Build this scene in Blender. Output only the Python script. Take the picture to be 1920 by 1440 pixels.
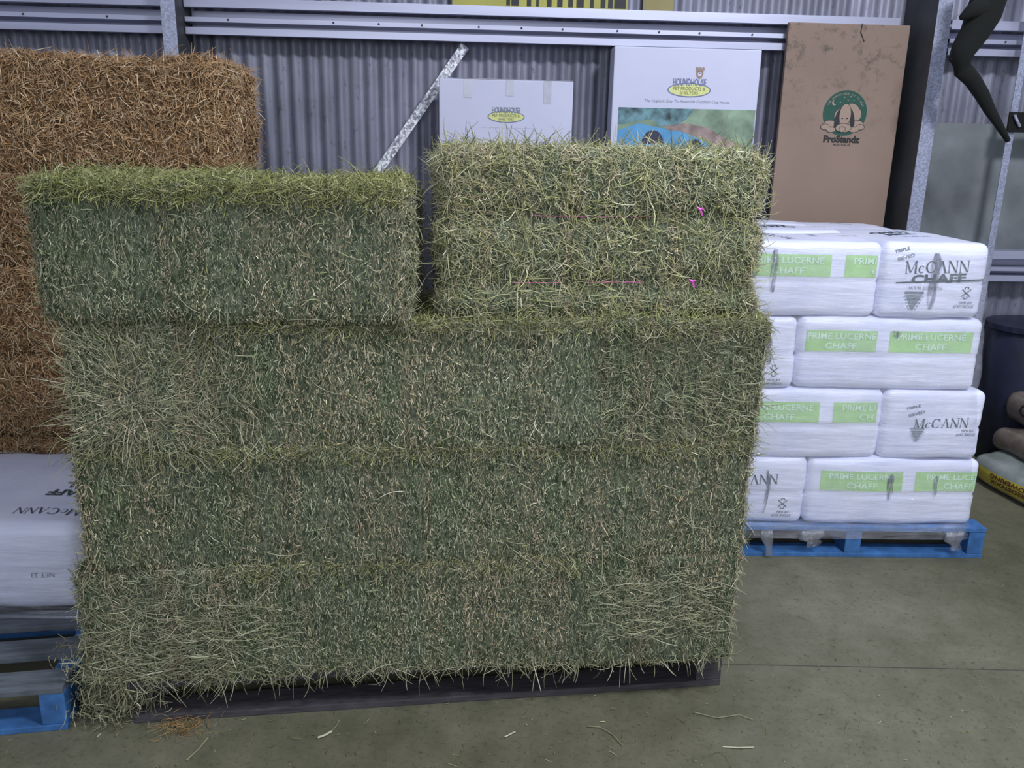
import bpy, bmesh, math, random
import numpy as np
from mathutils import Vector, Matrix
from mathutils.bvhtree import BVHTree

R = math.radians
C = bpy.context.scene.collection
for o in list(bpy.data.objects):
    bpy.data.objects.remove(o)

# ------------------------------------------------------------------ camera
F, TH, ROLL, HC = 1520.0, R(15.2), R(1.15), 1.65
_f = Vector((0, math.cos(TH), -math.sin(TH)))
_r0 = Vector((1, 0, 0)); _u0 = Vector((0, math.sin(TH), math.cos(TH)))
CR = _r0 * math.cos(ROLL) + _u0 * math.sin(ROLL)
CU = _u0 * math.cos(ROLL) - _r0 * math.sin(ROLL)
CP = Vector((0, 0, HC))
cam = bpy.data.cameras.new('camera'); co = bpy.data.objects.new('camera', cam); C.objects.link(co)
m = Matrix.Identity(4)
for i in range(3):
    m[i][0] = CR[i]; m[i][1] = CU[i]; m[i][2] = -_f[i]; m[i][3] = CP[i]
co.matrix_world = m
cam.sensor_width = 36; cam.lens = 36 * F / 1920; cam.clip_start = .05
bpy.context.scene.camera = co

def ray(px, py):
    return _f + CR * ((px - 960) / F) - CU * ((py - 720) / F)
def at_y(px, py, Y):
    d = ray(px, py); return CP + d * (Y / d.y)
def at_z(px, py, z=0):
    d = ray(px, py); return CP + d * ((z - HC) / d.z)
def at_plane(px, py, P, n):
    d = ray(px, py); return CP + d * ((P - CP).dot(n) / d.dot(n))

# ------------------------------------------------------------------ light of the shed
sc = bpy.context.scene
sc.view_settings.view_transform = 'Standard'; sc.view_settings.look = 'None'
sc.view_settings.gamma = 1; sc.view_settings.use_curve_mapping = False
sc.view_settings.exposure = 0.38
w = bpy.data.worlds.new('shed_ambient'); sc.world = w; w.use_nodes = True
w.node_tree.nodes['Background'].inputs[0].default_value = (.72, .80, 1, 1)
w.node_tree.nodes['Background'].inputs[1].default_value = .33
def area(name, loc, target, size, power, col):
    l = bpy.data.lights.new(name, 'AREA'); l.shape = 'RECTANGLE'
    l.size = size[0]; l.size_y = size[1]; l.energy = power; l.color = col
    o = bpy.data.objects.new(name, l); C.objects.link(o); o.location = loc
    o.rotation_euler = (Vector(target) - Vector(loc)).to_track_quat('-Z', 'Y').to_euler()
    return o
area('high_bay_light', (2.3, .6, 4.6), (.9, 3.2, .7), (.9, .5), 150, (.86, .90, 1))
area('rear_area_light', (-.6, -3.2, 2.6), (0, 3, 1.0), (3.6, 1.8), 62, (.88, .92, 1))  # broad unseen area light from behind the camera

# ------------------------------------------------------------------ helpers
def tag(o, label=None, cat=None, group=None, kind=None):
    if label: o['label'] = label
    if cat: o['category'] = cat
    if group: o['group'] = group
    if kind: o['kind'] = kind
    return o
def empty(name, loc=(0, 0, 0), rz=0):
    o = bpy.data.objects.new(name, None); C.objects.link(o); o.location = loc
    o.rotation_euler = (0, 0, rz); o.empty_display_size = .1
    return o
def link(name, me, mat, parent=None, smooth=False):
    o = bpy.data.objects.new(name, me); C.objects.link(o)
    if mat:
        me.materials.append(mat)
    if parent: o.parent = parent
    if smooth:
        me.polygons.foreach_set('use_smooth', [True] * len(me.polygons))
    return o
def from_np(name, V, Fq):
    me = bpy.data.meshes.new(name); n = Fq.shape[1]
    me.vertices.add(len(V)); me.vertices.foreach_set('co', V.astype(np.float32).ravel())
    me.loops.add(Fq.size); me.loops.foreach_set('vertex_index', Fq.astype(np.int32).ravel())
    me.polygons.add(len(Fq))
    me.polygons.foreach_set('loop_start', np.arange(0, Fq.size, n, dtype=np.int32))
    try: me.polygons.foreach_set('loop_total', np.full(len(Fq), n, dtype=np.int32))
    except Exception: pass
    me.update(calc_edges=True); me.validate()
    return me
class MB:
    def __init__(s): s.bm = bmesh.new()
    def box(s, c, d, bevel=0, rot=None):
        r = bmesh.ops.create_cube(s.bm, size=1)
        vs = r['verts']
        for v in vs:
            p = Vector((v.co.x * d[0], v.co.y * d[1], v.co.z * d[2]))
            if rot: p = rot @ p
            v.co = p + Vector(c)
        if bevel:
            es = list({e for v in vs for e in v.link_edges})
            bmesh.ops.bevel(s.bm, geom=es, offset=bevel, segments=2, affect='EDGES', profile=.6)
        return s
    def span(s, a, b, bevel=0):
        a = Vector(a); b = Vector(b)
        return s.box((a + b) / 2, (abs(b.x - a.x), abs(b.y - a.y), abs(b.z - a.z)), bevel)
    def tube(s, pts, rad, n=8, caps=True):
        pts = [Vector(p) for p in pts]
        if not isinstance(rad, (list, tuple)): rad = [rad] * len(pts)
        rings = []
        for i, p in enumerate(pts):
            t = (pts[min(i + 1, len(pts) - 1)] - pts[max(i - 1, 0)]).normalized()
            a = t.cross(Vector((0, 0, 1)) if abs(t.z) < .9 else Vector((0, 1, 0))).normalized(); b = t.cross(a)
            rings.append([s.bm.verts.new(p + (a * math.cos(2 * math.pi * k / n) + b * math.sin(2 * math.pi * k / n)) * rad[i]) for k in range(n)])
        for i in range(len(rings) - 1):
            for k in range(n):
                s.bm.faces.new((rings[i][k], rings[i][(k + 1) % n], rings[i + 1][(k + 1) % n], rings[i + 1][k]))
        if caps: s.bm.faces.new(rings[0][::-1]); s.bm.faces.new(rings[-1])
        return s
    def extrude_profile(s, prof, x0, x1):
        # prof: list of (y,z), open or closed strip, extruded along x
        a = [s.bm.verts.new((x0, y, z)) for y, z in prof]; b = [s.bm.verts.new((x1, y, z)) for y, z in prof]
        for i in range(len(prof) - 1):
            s.bm.faces.new((a[i], b[i], b[i + 1], a[i + 1]))
        return s
    def build(s, name, mat, parent=None, smooth=False):
        bmesh.ops.recalc_face_normals(s.bm, faces=s.bm.faces)
        me = bpy.data.meshes.new(name); s.bm.to_mesh(me); s.bm.free()
        return link(name, me, mat, parent, smooth)

# ------------------------------------------------------------------ materials
def newmat(name):
    m = bpy.data.materials.new(name); m.use_nodes = True
    return m, m.node_tree.nodes, m.node_tree.links, m.node_tree.nodes['Principled BSDF']
def noise(N, L, scale, detail=4, stretch=None, rough=.55, coord='Object'):
    tc = N.new('ShaderNodeTexCoord'); n = N.new('ShaderNodeTexNoise')
    n.inputs['Scale'].default_value = scale; n.inputs['Detail'].default_value = detail; n.inputs['Roughness'].default_value = rough
    if stretch:
        mp = N.new('ShaderNodeMapping'); mp.inputs['Scale'].default_value = stretch
        L.new(tc.outputs[coord], mp.inputs[0]); L.new(mp.outputs[0], n.inputs['Vector'])
    else: L.new(tc.outputs[coord], n.inputs['Vector'])
    return n.outputs['Fac']
def ramp(N, L, fac, stops):
    r = N.new('ShaderNodeValToRGB'); e = r.color_ramp.elements
    e[0].position, e[0].color = stops[0][0], (*stops[0][1], 1); e[1].position, e[1].color = stops[-1][0], (*stops[-1][1], 1)
    for p, c in stops[1:-1]:
        x = e.new(p); x.color = (*c, 1)
    L.new(fac, r.inputs[0]); return r.outputs[0]
def mix(N, L, a, b, fac, mode='MIX'):
    x = N.new('ShaderNodeMix'); x.data_type = 'RGBA'; x.blend_type = mode
    for s, v in ((0, fac), (6, a), (7, b)):
        if hasattr(v, 'is_linked') or hasattr(v, 'links'): L.new(v, x.inputs[s])
        elif s == 0: x.inputs[0].default_value = v
        else: x.inputs[s].default_value = (*v, 1)
    return x.outputs[2]
def bump(N, L, b, h, strength=.3, dist=.01):
    x = N.new('ShaderNodeBump'); x.inputs['Strength'].default_value = strength; x.inputs['Distance'].default_value = dist
    L.new(h, x.inputs['Height']); L.new(x.outputs[0], b.inputs['Normal'])
def simple(name, col, rough=.6, metal=0, var=.15, scale=12, bmp=0, stretch=None):
    m, N, L, b = newmat(name)
    f = noise(N, L, scale, stretch=stretch)
    lo = tuple(c * (1 - var) for c in col); hi = tuple(min(1, c * (1 + var)) for c in col)
    L.new(ramp(N, L, f, [(.3, lo), (.7, hi)]), b.inputs['Base Color'])
    b.inputs['Roughness'].default_value = rough; b.inputs['Metallic'].default_value = metal
    if bmp: bump(N, L, b, f, bmp)
    return m
def mat_core(name, dark, mid, light):
    m, N, L, b = newmat(name)
    f = noise(N, L, 90, 5, (1, 1, .35), .7); g = noise(N, L, 7, 3, (1, 1, .3))
    c1 = ramp(N, L, f, [(.38, dark), (.52, mid), (.68, light)])
    c2 = ramp(N, L, g, [(.3, (.75, .85, .7)), (.7, (1, 1, 1))])
    L.new(mix(N, L, c1, c2, 1.0, 'MULTIPLY'), b.inputs['Base Color'])
    b.inputs['Roughness'].default_value = .95; b.inputs['Specular IOR Level'].default_value = .1
    bump(N, L, b, f, .8, .01); return m
M = {}
M['hay_core'] = mat_core('hay_core', (.055, .065, .042), (.13, .15, .10), (.27, .27, .19))
M['straw_core'] = mat_core('straw_core', (.06, .03, .015), (.17, .10, .055), (.33, .22, .13))
def mat_stalk():
    m, N, L, b = newmat('dry_stalks')
    a = N.new('ShaderNodeAttribute'); a.attribute_name = 'tint'
    L.new(a.outputs['Color'], b.inputs['Base Color'])
    b.inputs['Roughness'].default_value = .62; b.inputs['Specular IOR Level'].default_value = .28
    return m
M['stalk'] = mat_stalk()
# galvanised steel with spangle
def galv(name, lo, hi, rough=.42, sp=140, metal=.55):
    m, N, L, b = newmat(name)
    tc = N.new('ShaderNodeTexCoord'); v = N.new('ShaderNodeTexVoronoi'); v.inputs['Scale'].default_value = sp
    L.new(tc.outputs['Object'], v.inputs['Vector'])
    s = N.new('ShaderNodeSeparateColor'); L.new(v.outputs['Color'], s.inputs[0])
    L.new(ramp(N, L, s.outputs[0], [(.1, lo), (.9, hi)]), b.inputs['Base Color'])
    b.inputs['Metallic'].default_value = metal; b.inputs['Roughness'].default_value = rough
    return m
M['galv'] = galv('galvanised_steel', (.33, .35, .44), (.52, .55, .70))
M['brace'] = galv('spangled_brace', (.22, .23, .30), (1.0, 1.0, 1.0), .5, 95, .1)
M['girt'] = simple('girt_steel', (.50, .51, .64), .38, .5, .12, 3, stretch=(.3, 1, 4))
M['girt_dark'] = simple('column_web', (.07, .075, .08), .6, .3, .3, 4)
def mat_sheet():
    m, N, L, b = newmat('corrugated_sheet')
    f = noise(N, L, 3.0, 6, (9, 1, .35), .6); g = noise(N, L, 2.2, 5); h = noise(N, L, 28, 4, (1, 1, .5), .75)
    c = ramp(N, L, f, [(.3, (.20, .20, .26)), (.7, (.34, .34, .42))])
    d = ramp(N, L, g, [(.35, (.62, .63, .62)), (.65, (1, 1, 1))])
    e = ramp(N, L, h, [(.30, (.45, .45, .45)), (.42, (1, 1, 1))])
    c = mix(N, L, c, d, 1.0, 'MULTIPLY'); c = mix(N, L, c, e, .8, 'MULTIPLY')
    L.new(c, b.inputs['Base Color']); b.inputs['Metallic'].default_value = .25; b.inputs['Roughness'].default_value = .48
    return m
M['sheet'] = mat_sheet()
def mat_floor():
    m, N, L, b = newmat('shed_concrete')
    f = noise(N, L, 1.1, 6, None, .6); g = noise(N, L, 9, 6, None, .7); h = noise(N, L, 60, 3, None, .7)
    c = ramp(N, L, f, [(.3, (.11, .105, .062)), (.7, (.215, .20, .14))])
    d = ramp(N, L, g, [(.3, (.7, .72, .65)), (.7, (1.05, 1.05, 1.05))])
    e = ramp(N, L, h, [(.32, (.55, .6, .4)), (.45, (1, 1, 1))])
    c = mix(N, L, c, d, 1.0, 'MULTIPLY'); c = mix(N, L, c, e, .7, 'MULTIPLY')
    L.new(c, b.inputs['Base Color']); b.inputs['Roughness'].default_value = .62
    bump(N, L, b, g, .12); return m
M['floor'] = mat_floor()
M['white_card'] = simple('white_carton', (.60, .61, .76), .5, 0, .04, 3)
M['tape'] = simple('clear_tape', (.47, .48, .56), .18, 0, .08, 20)
def mat_brown():
    m, N, L, b = newmat('brown_cardboard')
    f = noise(N, L, 2, 3); s = noise(N, L, 16, 5, None, .75)
    c = ramp(N, L, f, [(.3, (.25, .175, .135)), (.7, (.30, .21, .16))])
    tc = N.new('ShaderNodeTexCoord'); sx = N.new('ShaderNodeSeparateXYZ'); L.new(tc.outputs['Object'], sx.inputs[0])
    mr = N.new('ShaderNodeMapRange'); L.new(sx.outputs[2], mr.inputs[0])
    mr.inputs[1].default_value = 1.75; mr.inputs[2].default_value = 2.25; mr.inputs[3].default_value = 0; mr.inputs[4].default_value = 1
    spots = ramp(N, L, s, [(.52, (0, 0, 0)), (.70, (1, 1, 1))])
    mm = N.new('ShaderNodeMath'); mm.operation = 'MULTIPLY'; L.new(mr.outputs[0], mm.inputs[0]); L.new(spots, mm.inputs[1])
    c = mix(N, L, c, (.10, .085, .06), mm.outputs[0])
    L.new(c, b.inputs['Base Color']); b.inputs['Roughness'].default_value = .8; return m
M['brown_card'] = mat_brown()
M['blue'] = simple('blue_pallet_paint', (.045, .15, .37), .6, 0, .35, 14, .15)
M['blue_worn'] = simple('worn_blue_deck', (.10, .115, .13), .75, 0, .4, 8, .3, (1, 6, 1))
M['dark_wood'] = simple('dark_pallet_timber', (.06, .055, .062), .8, 0, .35, 10, .3, (1, 6, 6))
def mat_sack():
    m, N, L, b = newmat('white_chaff_sack')
    f = noise(N, L, 4, 4); g = noise(N, L, 10, 5, (.35, .35, 3), .6)
    L.new(ramp(N, L, f, [(.3, (.72, .75, .95)), (.7, (.84, .85, .98))]), b.inputs['Base Color'])
    b.inputs['Roughness'].default_value = .38; bump(N, L, b, g, .35, .02); return m
M['sack'] = mat_sack()
M['sack_top'] = M['sack']
M['green_print'] = simple('green_print', (.42, .68, .29), .4, 0, .08, 20)
M['pale_print'] = simple('pale_green_lettering', (.66, .86, .68), .4, 0, .05, 20)
M['dark_print'] = simple('dark_green_ink', (.055, .09, .10), .5, 0, .3, 60)
M['grey_print'] = simple('grey_ink', (.20, .24, .28), .5, 0, .3, 60)
def mat_film(name, clear=.8, tint=(.84, .86, .95), st=(1, 1, 9)):
    m, N, L, b = newmat(name)
    out = N['Material Output']
    tr = N.new('ShaderNodeBsdfTransparent'); gl = N.new('ShaderNodeBsdfGlossy'); df = N.new('ShaderNodeBsdfDiffuse')
    gl.inputs['Roughness'].default_value = .11; df.inputs[0].default_value = (*tint, 1); gl.inputs[0].default_value = (.95, .96, 1, 1)
    f = noise(N, L, 5, 6, st, .6); bp = N.new('ShaderNodeBump'); bp.inputs['Strength'].default_value = .9; bp.inputs['Distance'].default_value = .035
    L.new(f, bp.inputs['Height']); L.new(bp.outputs[0], gl.inputs['Normal'])
    a = N.new('ShaderNodeMixShader'); a.inputs[0].default_value = .35; L.new(gl.outputs[0], a.inputs[1]); L.new(df.outputs[0], a.inputs[2])
    c = N.new('ShaderNodeMixShader'); mr = N.new('ShaderNodeMapRange'); L.new(f, mr.inputs[0])
    mr.inputs[1].default_value = .35; mr.inputs[2].default_value = .7; mr.inputs[3].default_value = (1 - clear) * .45; mr.inputs[4].default_value = (1 - clear) * 1.5
    L.new(mr.outputs[0], c.inputs[0]); L.new(tr.outputs[0], c.inputs[1]); L.new(a.outputs[0], c.inputs[2])
    L.new(c.outputs[0], out.inputs[0]); N.remove(b); return m
M['film'] = mat_film('stretch_film', .78)
M['film_thick'] = mat_film('bunched_film', .72, (.5, .52, .6), (6, 6, 1))
def mat_scuff():
    m, N, L, b = newmat('grey_scuff')
    out = N['Material Output']; tr = N.new('ShaderNodeBsdfTransparent')
    b.inputs['Base Color'].default_value = (.10, .11, .16, 1); b.inputs['Roughness'].default_value = .7
    f = noise(N, L, 30, 4, (2.5, 1, .3), .7); mr = N.new('ShaderNodeMapRange'); L.new(f, mr.inputs[0])
    mr.inputs[1].default_value = .38; mr.inputs[2].default_value = .62; mr.inputs[3].default_value = .08; mr.inputs[4].default_value = .8
    c = N.new('ShaderNodeMixShader'); L.new(mr.outputs[0], c.inputs[0]); L.new(tr.outputs[0], c.inputs[1]); L.new(b.outputs[0], c.inputs[2])
    L.new(c.outputs[0], out.inputs[0]); return m
M['scuff'] = mat_scuff()
M['black'] = simple('black_plastic', (.004, .005, .004), .95, 0, .4, 5)
M['navy'] = simple('shade_tub', (.018, .022, .045), .5, 0, .4, 5)  # near-black navy stands in for shade behind the sacks
M['yellow'] = simple('yellow_sign', (.40, .38, .08), .6, 0, .15, 5)
M['ochre'] = simple('ochre_sign', (.26, .22, .08), .6, 0, .15, 5)
M['ink'] = simple('black_ink', (.02, .02, .02), .6, 0, .2, 30)
M['cement'] = simple('fibre_cement_sheet', (.17, .185, .19), .8, 0, .35, 3)
M['pink'] = simple('pink_twine', (.62, .16, .36), .6, 0, .2, 30)
M['magenta'] = simple('magenta_tag', (.75, .10, .55), .5, 0, .1, 30)
M['logo_yellow'] = simple('logo_yellow', (.70, .72, .28), .5, 0, .03, 30)
M['logo_blue'] = simple('logo_blue', (.16, .19, .33), .5, 0, .1, 30)
M['logo_olive'] = simple('logo_olive', (.22, .22, .08), .5, 0, .1, 30)
M['logo_green'] = simple('logo_green', (.012, .075, .05), .6, 0, .15, 30)
M['card_tan'] = simple('bare_card_print', (.36, .26, .20), .8, 0, .03, 30)
M['photo_blue'] = simple('printed_water', (.10, .34, .60), .5, 0, .2, 4)
M['photo_green'] = simple('printed_field', (.20, .28, .19), .5, 0, .5, 9)
M['photo_dark'] = simple('printed_trees', (.10, .20, .22), .5, 0, .8, 22)
M['photo_brown'] = simple('printed_reeds', (.30, .22, .20), .5, 0, .4, 16)
M['photo_tunnel'] = simple('printed_tunnel', (.03, .03, .06), .5, 0, .2, 16)
M['bag_brown'] = simple('brown_feed_bag', (.16, .13, .105), .22, 0, .4, 9, .6)
M['bag_grey'] = simple('grey_feed_bag', (.25, .28, .26), .3, 0, .3, 9, .4)
M['bag_yellow'] = simple('yellow_band', (.50, .42, .05), .35, 0, .2, 9)
M['maroon'] = simple('maroon_print', (.10, .02, .03), .5, 0, .2, 9)

# ------------------------------------------------------------------ the shed
WY, WROT = 4.75, R(3.0)
Wn = Vector((math.sin(WROT), -math.cos(WROT), 0)).normalized()   # towards the camera
Wx = Vector((math.cos(WROT), math.sin(WROT), 0))
W0 = Vector((0, WY, 0))
def wl(px, py, off=0):
    """point on a plane parallel to the back wall, 'off' metres in front of it, as local (x,z)"""
    p = at_plane(px, py, W0 + Wn * off, Wn) - W0
    return p.dot(Wx), p.z
wallroot_rot = WROT
def on_wall(o): o.location = W0; o.rotation_euler = (0, 0, WROT); return o   # local: x along, -y towards camera

PITCH = .081
xs = np.arange(-3.6, 4.4, PITCH / 8)
zz = np.array([0, .8, 1.6, 2.4, 3.4])
X, Z = np.meshgrid(xs, zz); ph = (X / PITCH) % 1
prof = .5 + .5 * np.clip(np.cos(2 * np.pi * ph) * 1.5, -1, 1)
V = np.stack([X, -prof * .018, Z], -1).reshape(-1, 3)
nx, nz = len(xs), len(zz)
I = np.arange(nx * nz).reshape(nz, nx)
Fq = np.stack([I[:-1, :-1], I[:-1, 1:], I[1:, 1:], I[1:, :-1]], -1).reshape(-1, 4)
wb = on_wall(link('wall_back', from_np('wall_back', V, Fq), M['sheet'], smooth=True)); wb['kind'] = 'structure'

mb = MB(); mb.box((0, 3, -.05), (12, 14, .1)); fl = mb.build('floor', M['floor']); fl['kind'] = 'structure'
# sawn joint of the slab
p = at_z(1380, 1246)
mb = MB(); mb.box((p.x + 2.0, p.y, .0005), (4.6, .004, .0008)); j = mb.build('trim_1', simple('joint_filler', (.075, .073, .055), .9)); j['kind'] = 'structure'

# horizontal girts
def girt(name, x0, x1, ztop, s=1.0, lip=True):
    """pair of pressed steel lips around two recesses; local to the wall"""
    r = empty(name); on_wall(r)
    yf = -.15
    D = .028
    m1 = MB()
    m1.extrude_profile([(-D, ztop), (yf, ztop), (yf, ztop - .046), (yf + .012, ztop - .049), (yf + .012, ztop - .046), (yf + .003, ztop - .044), (yf + .003, ztop - .003), (-D, ztop - .003)], x0, x1)
    m1.build('upper_lip', M['girt'], r)
    m2 = MB(); m2.extrude_profile([(-D, ztop - .046), (-D, ztop - .094), (yf, ztop - .094), (yf, ztop - .116), (-D, ztop - .116), (-D, ztop - .142)], x0, x1); m2.build('middle_lip', M['girt'], r)
    m3 = MB(); m3.extrude_profile([(-D, ztop - .142), (yf, ztop - .142), (yf, ztop - .176), (yf + .012, ztop - .178)], x0, x1)
    m3.build('lower_lip', M['girt'], r)
    return r
def screws(r, pxs, x0, off, ztop):
    for px, py in pxs:
        x, z = wl(px, py, off)
        mb = MB(); mb.tube([(x, -off + .001, ztop - .104), (x, -off - .004, ztop - .104)], .0055, 6); mb.build('screw', M['ink'], r)
xA, zA = wl(340, -1, .15); xB, zB = wl(1690, 24, .15); 
ZT = wl(960, 12, .15)[1]
xl, _ = wl(302, 20, .15); xl2, _ = wl(345, 20, .15)
g1 = tag(girt('wall_girt', -3.6, xl, ZT), 'galvanised steel rail across wall left of the left post', 'steel rail', 'horizontal wall rails')
g2 = tag(girt('wall_girt', xl2, xB, ZT), 'long galvanised steel rail above the cartons, between the two posts', 'steel rail', 'horizontal wall rails')
xr, _ = wl(1786, 40, .15)
g3 = tag(girt('wall_girt', xr, 4.3, ZT), 'galvanised steel rail right of the right post behind black bent shape', 'steel rail', 'horizontal wall rails')
screws(g2, [(427, 30), (625, 36), (710, 38), (791, 41), (898, 44), (978, 48), (1055, 50), (1158, 52), (1236, 54), (1312, 56), (1411, 58)], 0, .15, ZT)
screws(g3, [(1797, 71), (1886, 75)], 0, .15, ZT)
screws(g1, [(42, 18), (200, 22)], 0, .15, ZT)
# low rail at the right
xq, zq = wl(1850, 470, .15)
g4 = tag(girt('wall_girt', xq - .5, 4.3, zq), 'low galvanised rail at right edge beside the top white sack', 'steel rail', 'horizontal wall rails')

def column(name, pxl, pxr, py, off, depth, webside, label):
    x0, _ = wl(pxl, py, off); x1, _ = wl(pxr, py, off)
    r = on_wall(empty(name)); tag(r, label, 'steel post', 'upright shed posts')
    mb = MB(); mb.span((x0, -off, 0), (x1, -off + .006, 3.3), .001); mb.build('front_flange', M['galv'], r)
    xw = x0 if webside == 'l' else x1 - .005
    mb = MB(); mb.span((xw, -off + .006, 0), (xw + .005, -off + depth, 3.3)); mb.build('web', M['girt_dark'], r)
    return r
column('steel_column', 301, 328, 20, .27, .25, 'r', 'galvanised upright post rising behind the brown straw')
column('steel_column', 1759, 1786, 20, .36, .34, 'l', 'galvanised upright post right of the brown carton')
column('steel_column', 1880, 1893, 300, .22, .03, 'r', 'narrow grey upright at far right edge over the cement sheet')
x0, z0 = wl(1665, 228, .03); x1, _ = wl(2050, 228, .03)
mb = MB(); mb.span((x0, -.026, 1.18), (x1, -.034, z0)); o = on_wall(mb.build('cement_sheet', M['cement']))
tag(o, 'dull grey flat cement sheet fixed over lower wall right of right post', 'wall sheet')

# diagonal brace strap
a = wl(872, 86, .10); b = wl(700, 334, .10)
a = Vector((a[0], -.10, a[1])); b = Vector((b[0], -.10, b[1])); d = (b - a).normalized()
b2 = a + d * ((a.z - .45) / -d.z)
side = Vector((d.z, 0, -d.x)) * .024
mb = MB()
q = [mb.bm.verts.new(v) for v in (a - side, a + side, b2 + side, b2 - side)]
q2 = [mb.bm.verts.new(v.co + Vector((0, .003, 0))) for v in q]
mb.bm.faces.new(q); mb.bm.faces.new(q2[::-1])
for i in range(4): mb.bm.faces.new((q[i], q[(i + 1) % 4], q2[(i + 1) % 4], q2[i]))
o = on_wall(mb.build('brace_strap', M['brace'])); tag(o, 'diagonal shiny speckled metal strap running down the wall left of small white carton', 'metal strap')

# ------------------------------------------------------------------ flat print helpers
def text_mesh(s, bold=0.0, extr=0.0):
    cu = bpy.data.curves.new('t', 'FONT'); cu.body = s; cu.offset = bold; cu.resolution_u = 3; cu.align_x = 'CENTER'
    o = bpy.data.objects.new('t', cu); C.objects.link(o)
    me = bpy.data.meshes.new_from_object(o)
    V = np.array([v.co[:] for v in me.vertices]).reshape(-1, 3); Fs = [list(p.vertices) for p in me.polygons]
    bpy.data.objects.remove(o); bpy.data.curves.remove(cu); bpy.data.meshes.remove(me)
    return V, Fs
def fit(V, cx, cz, wd, ht, rot=0, shear=0):
    lo = V[:, :2].min(0); hi = V[:, :2].max(0); P = (V[:, :2] - (lo + hi) / 2) / (hi - lo) * np.array([wd, ht])
    P[:, 0] += P[:, 1] * shear
    c, s = math.cos(rot), math.sin(rot)
    return np.stack([cx + P[:, 0] * c - P[:, 1] * s, cz + P[:, 0] * s + P[:, 1] * c], -1)
def serif_mesh(s):
    """letters drawn as strokes with serifs"""
    G = {'M': ([((.08, 0), (.08, 1), .05), ((.08, 1), (.42, .05), .13), ((.42, .05), (.76, 1), .05), ((.78, 0), (.78, 1), .13)], [(.0, .2, 0), (.65, .92, 0), (0, .16, 1), (.7, .92, 1)], .98),
         'N': ([((.08, 0), (.08, 1), .05), ((.08, 1), (.66, 0), .13), ((.66, 0), (.66, 1), .05)], [(0, .2, 0), (0, .14, 1), (.54, .78, 1)], .84),
         'A': ([((.1, 0), (.38, 1), .05), ((.36, 1), (.66, 0), .13), ((.2, .35), (.54, .35), .05)], [(0, .24, 0), (.52, .8, 0)], .82)}
    V = []; Fs = []
    def quad(a, b, c, d):
        n = len(V); V.extend([(*a, 0), (*b, 0), (*c, 0), (*d, 0)]); Fs.append([n, n + 1, n + 2, n + 3])
    def arc(cx, cy, rx, ry, t):
        N = 14
        for i in range(N):
            a0 = R(45 + 270 * i / N); a1 = R(45 + 270 * (i + 1) / N)
            w0 = t * (.35 + .65 * abs(math.cos(a0))); w1 = t * (.35 + .65 * abs(math.cos(a1)))
            quad((cx + rx * math.cos(a0), cy + ry * math.sin(a0)), (cx + rx * math.cos(a1), cy + ry * math.sin(a1)),
                 (cx + (rx - w1) * math.cos(a1), cy + (ry - w1) * math.sin(a1)), (cx + (rx - w0) * math.cos(a0), cy + (ry - w0) * math.sin(a0)))
    x = 0
    for ch in s:
        if ch == 'C': arc(x + .42, .5, .40, .5, .13); quad((x + .68, .68), (x + .73, .68), (x + .73, .98), (x + .68, .98)); x += .86
        elif ch == 'c': arc(x + .25, .32, .24, .32, .11); x += .54
        else:
            st, se, adv = G[ch]
            for (a, b, t) in st: quad((x + a[0] - t / 2, a[1]), (x + a[0] + t / 2, a[1]), (x + b[0] + t / 2, b[1]), (x + b[0] - t / 2, b[1]))
            for (u, v, y) in se: quad((x + u, y - .02), (x + v, y - .02), (x + v, y + .02), (x + u, y + .02))
            x += adv
    return np.array(V), Fs
def disc_mesh(n=40, inner=0.0):
    if inner:
        V = [(math.cos(2 * math.pi * i / n) * r, math.sin(2 * math.pi * i / n) * r, 0) for i in range(n) for r in (1, inner)]
        Fs = [[2 * i, 2 * ((i + 1) % n), 2 * ((i + 1) % n) + 1, 2 * i + 1] for i in range(n)]
    else:
        V = [(math.cos(2 * math.pi * i / n), math.sin(2 * math.pi * i / n), 0) for i in range(n)]; Fs = [list(range(n))]
    return np.array(V), Fs
def grid_mesh(nx, nz):
    V = [(i / nx, j / nz, 0) for j in range(nz + 1) for i in range(nx + 1)]
    Fs = [[j * (nx + 1) + i, j * (nx + 1) + i + 1, (j + 1) * (nx + 1) + i + 1, (j + 1) * (nx + 1) + i] for j in range(nz) for i in range(nx)]
    return np.array(V, float), Fs
def flat_print(name, VF, xz, mat, parent, y):
    """print on an upright flat face at local depth y"""
    P = xz; me = bpy.data.meshes.new(name)
    me.from_pydata([(p[0], y, p[1]) for p in P], [], VF[1]); me.update()
    return link(name, me, mat, parent)

# ------------------------------------------------------------------ cartons by the wall
def carton(name, pl, pr, ptop, off, th, mat, label):
    x0, zt = wl(pl, ptop, off); x1, _ = wl(pr, ptop, off)
    r = on_wall(empty(name)); tag(r, label, 'box')
    mb = MB(); mb.span((x0, -off, 0), (x1, -off + th, zt), .006); mb.build('carton_body', mat, r)
    return r, x0, x1, zt, -off
def P2(px, py, off): return wl(px, py, off)
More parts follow.
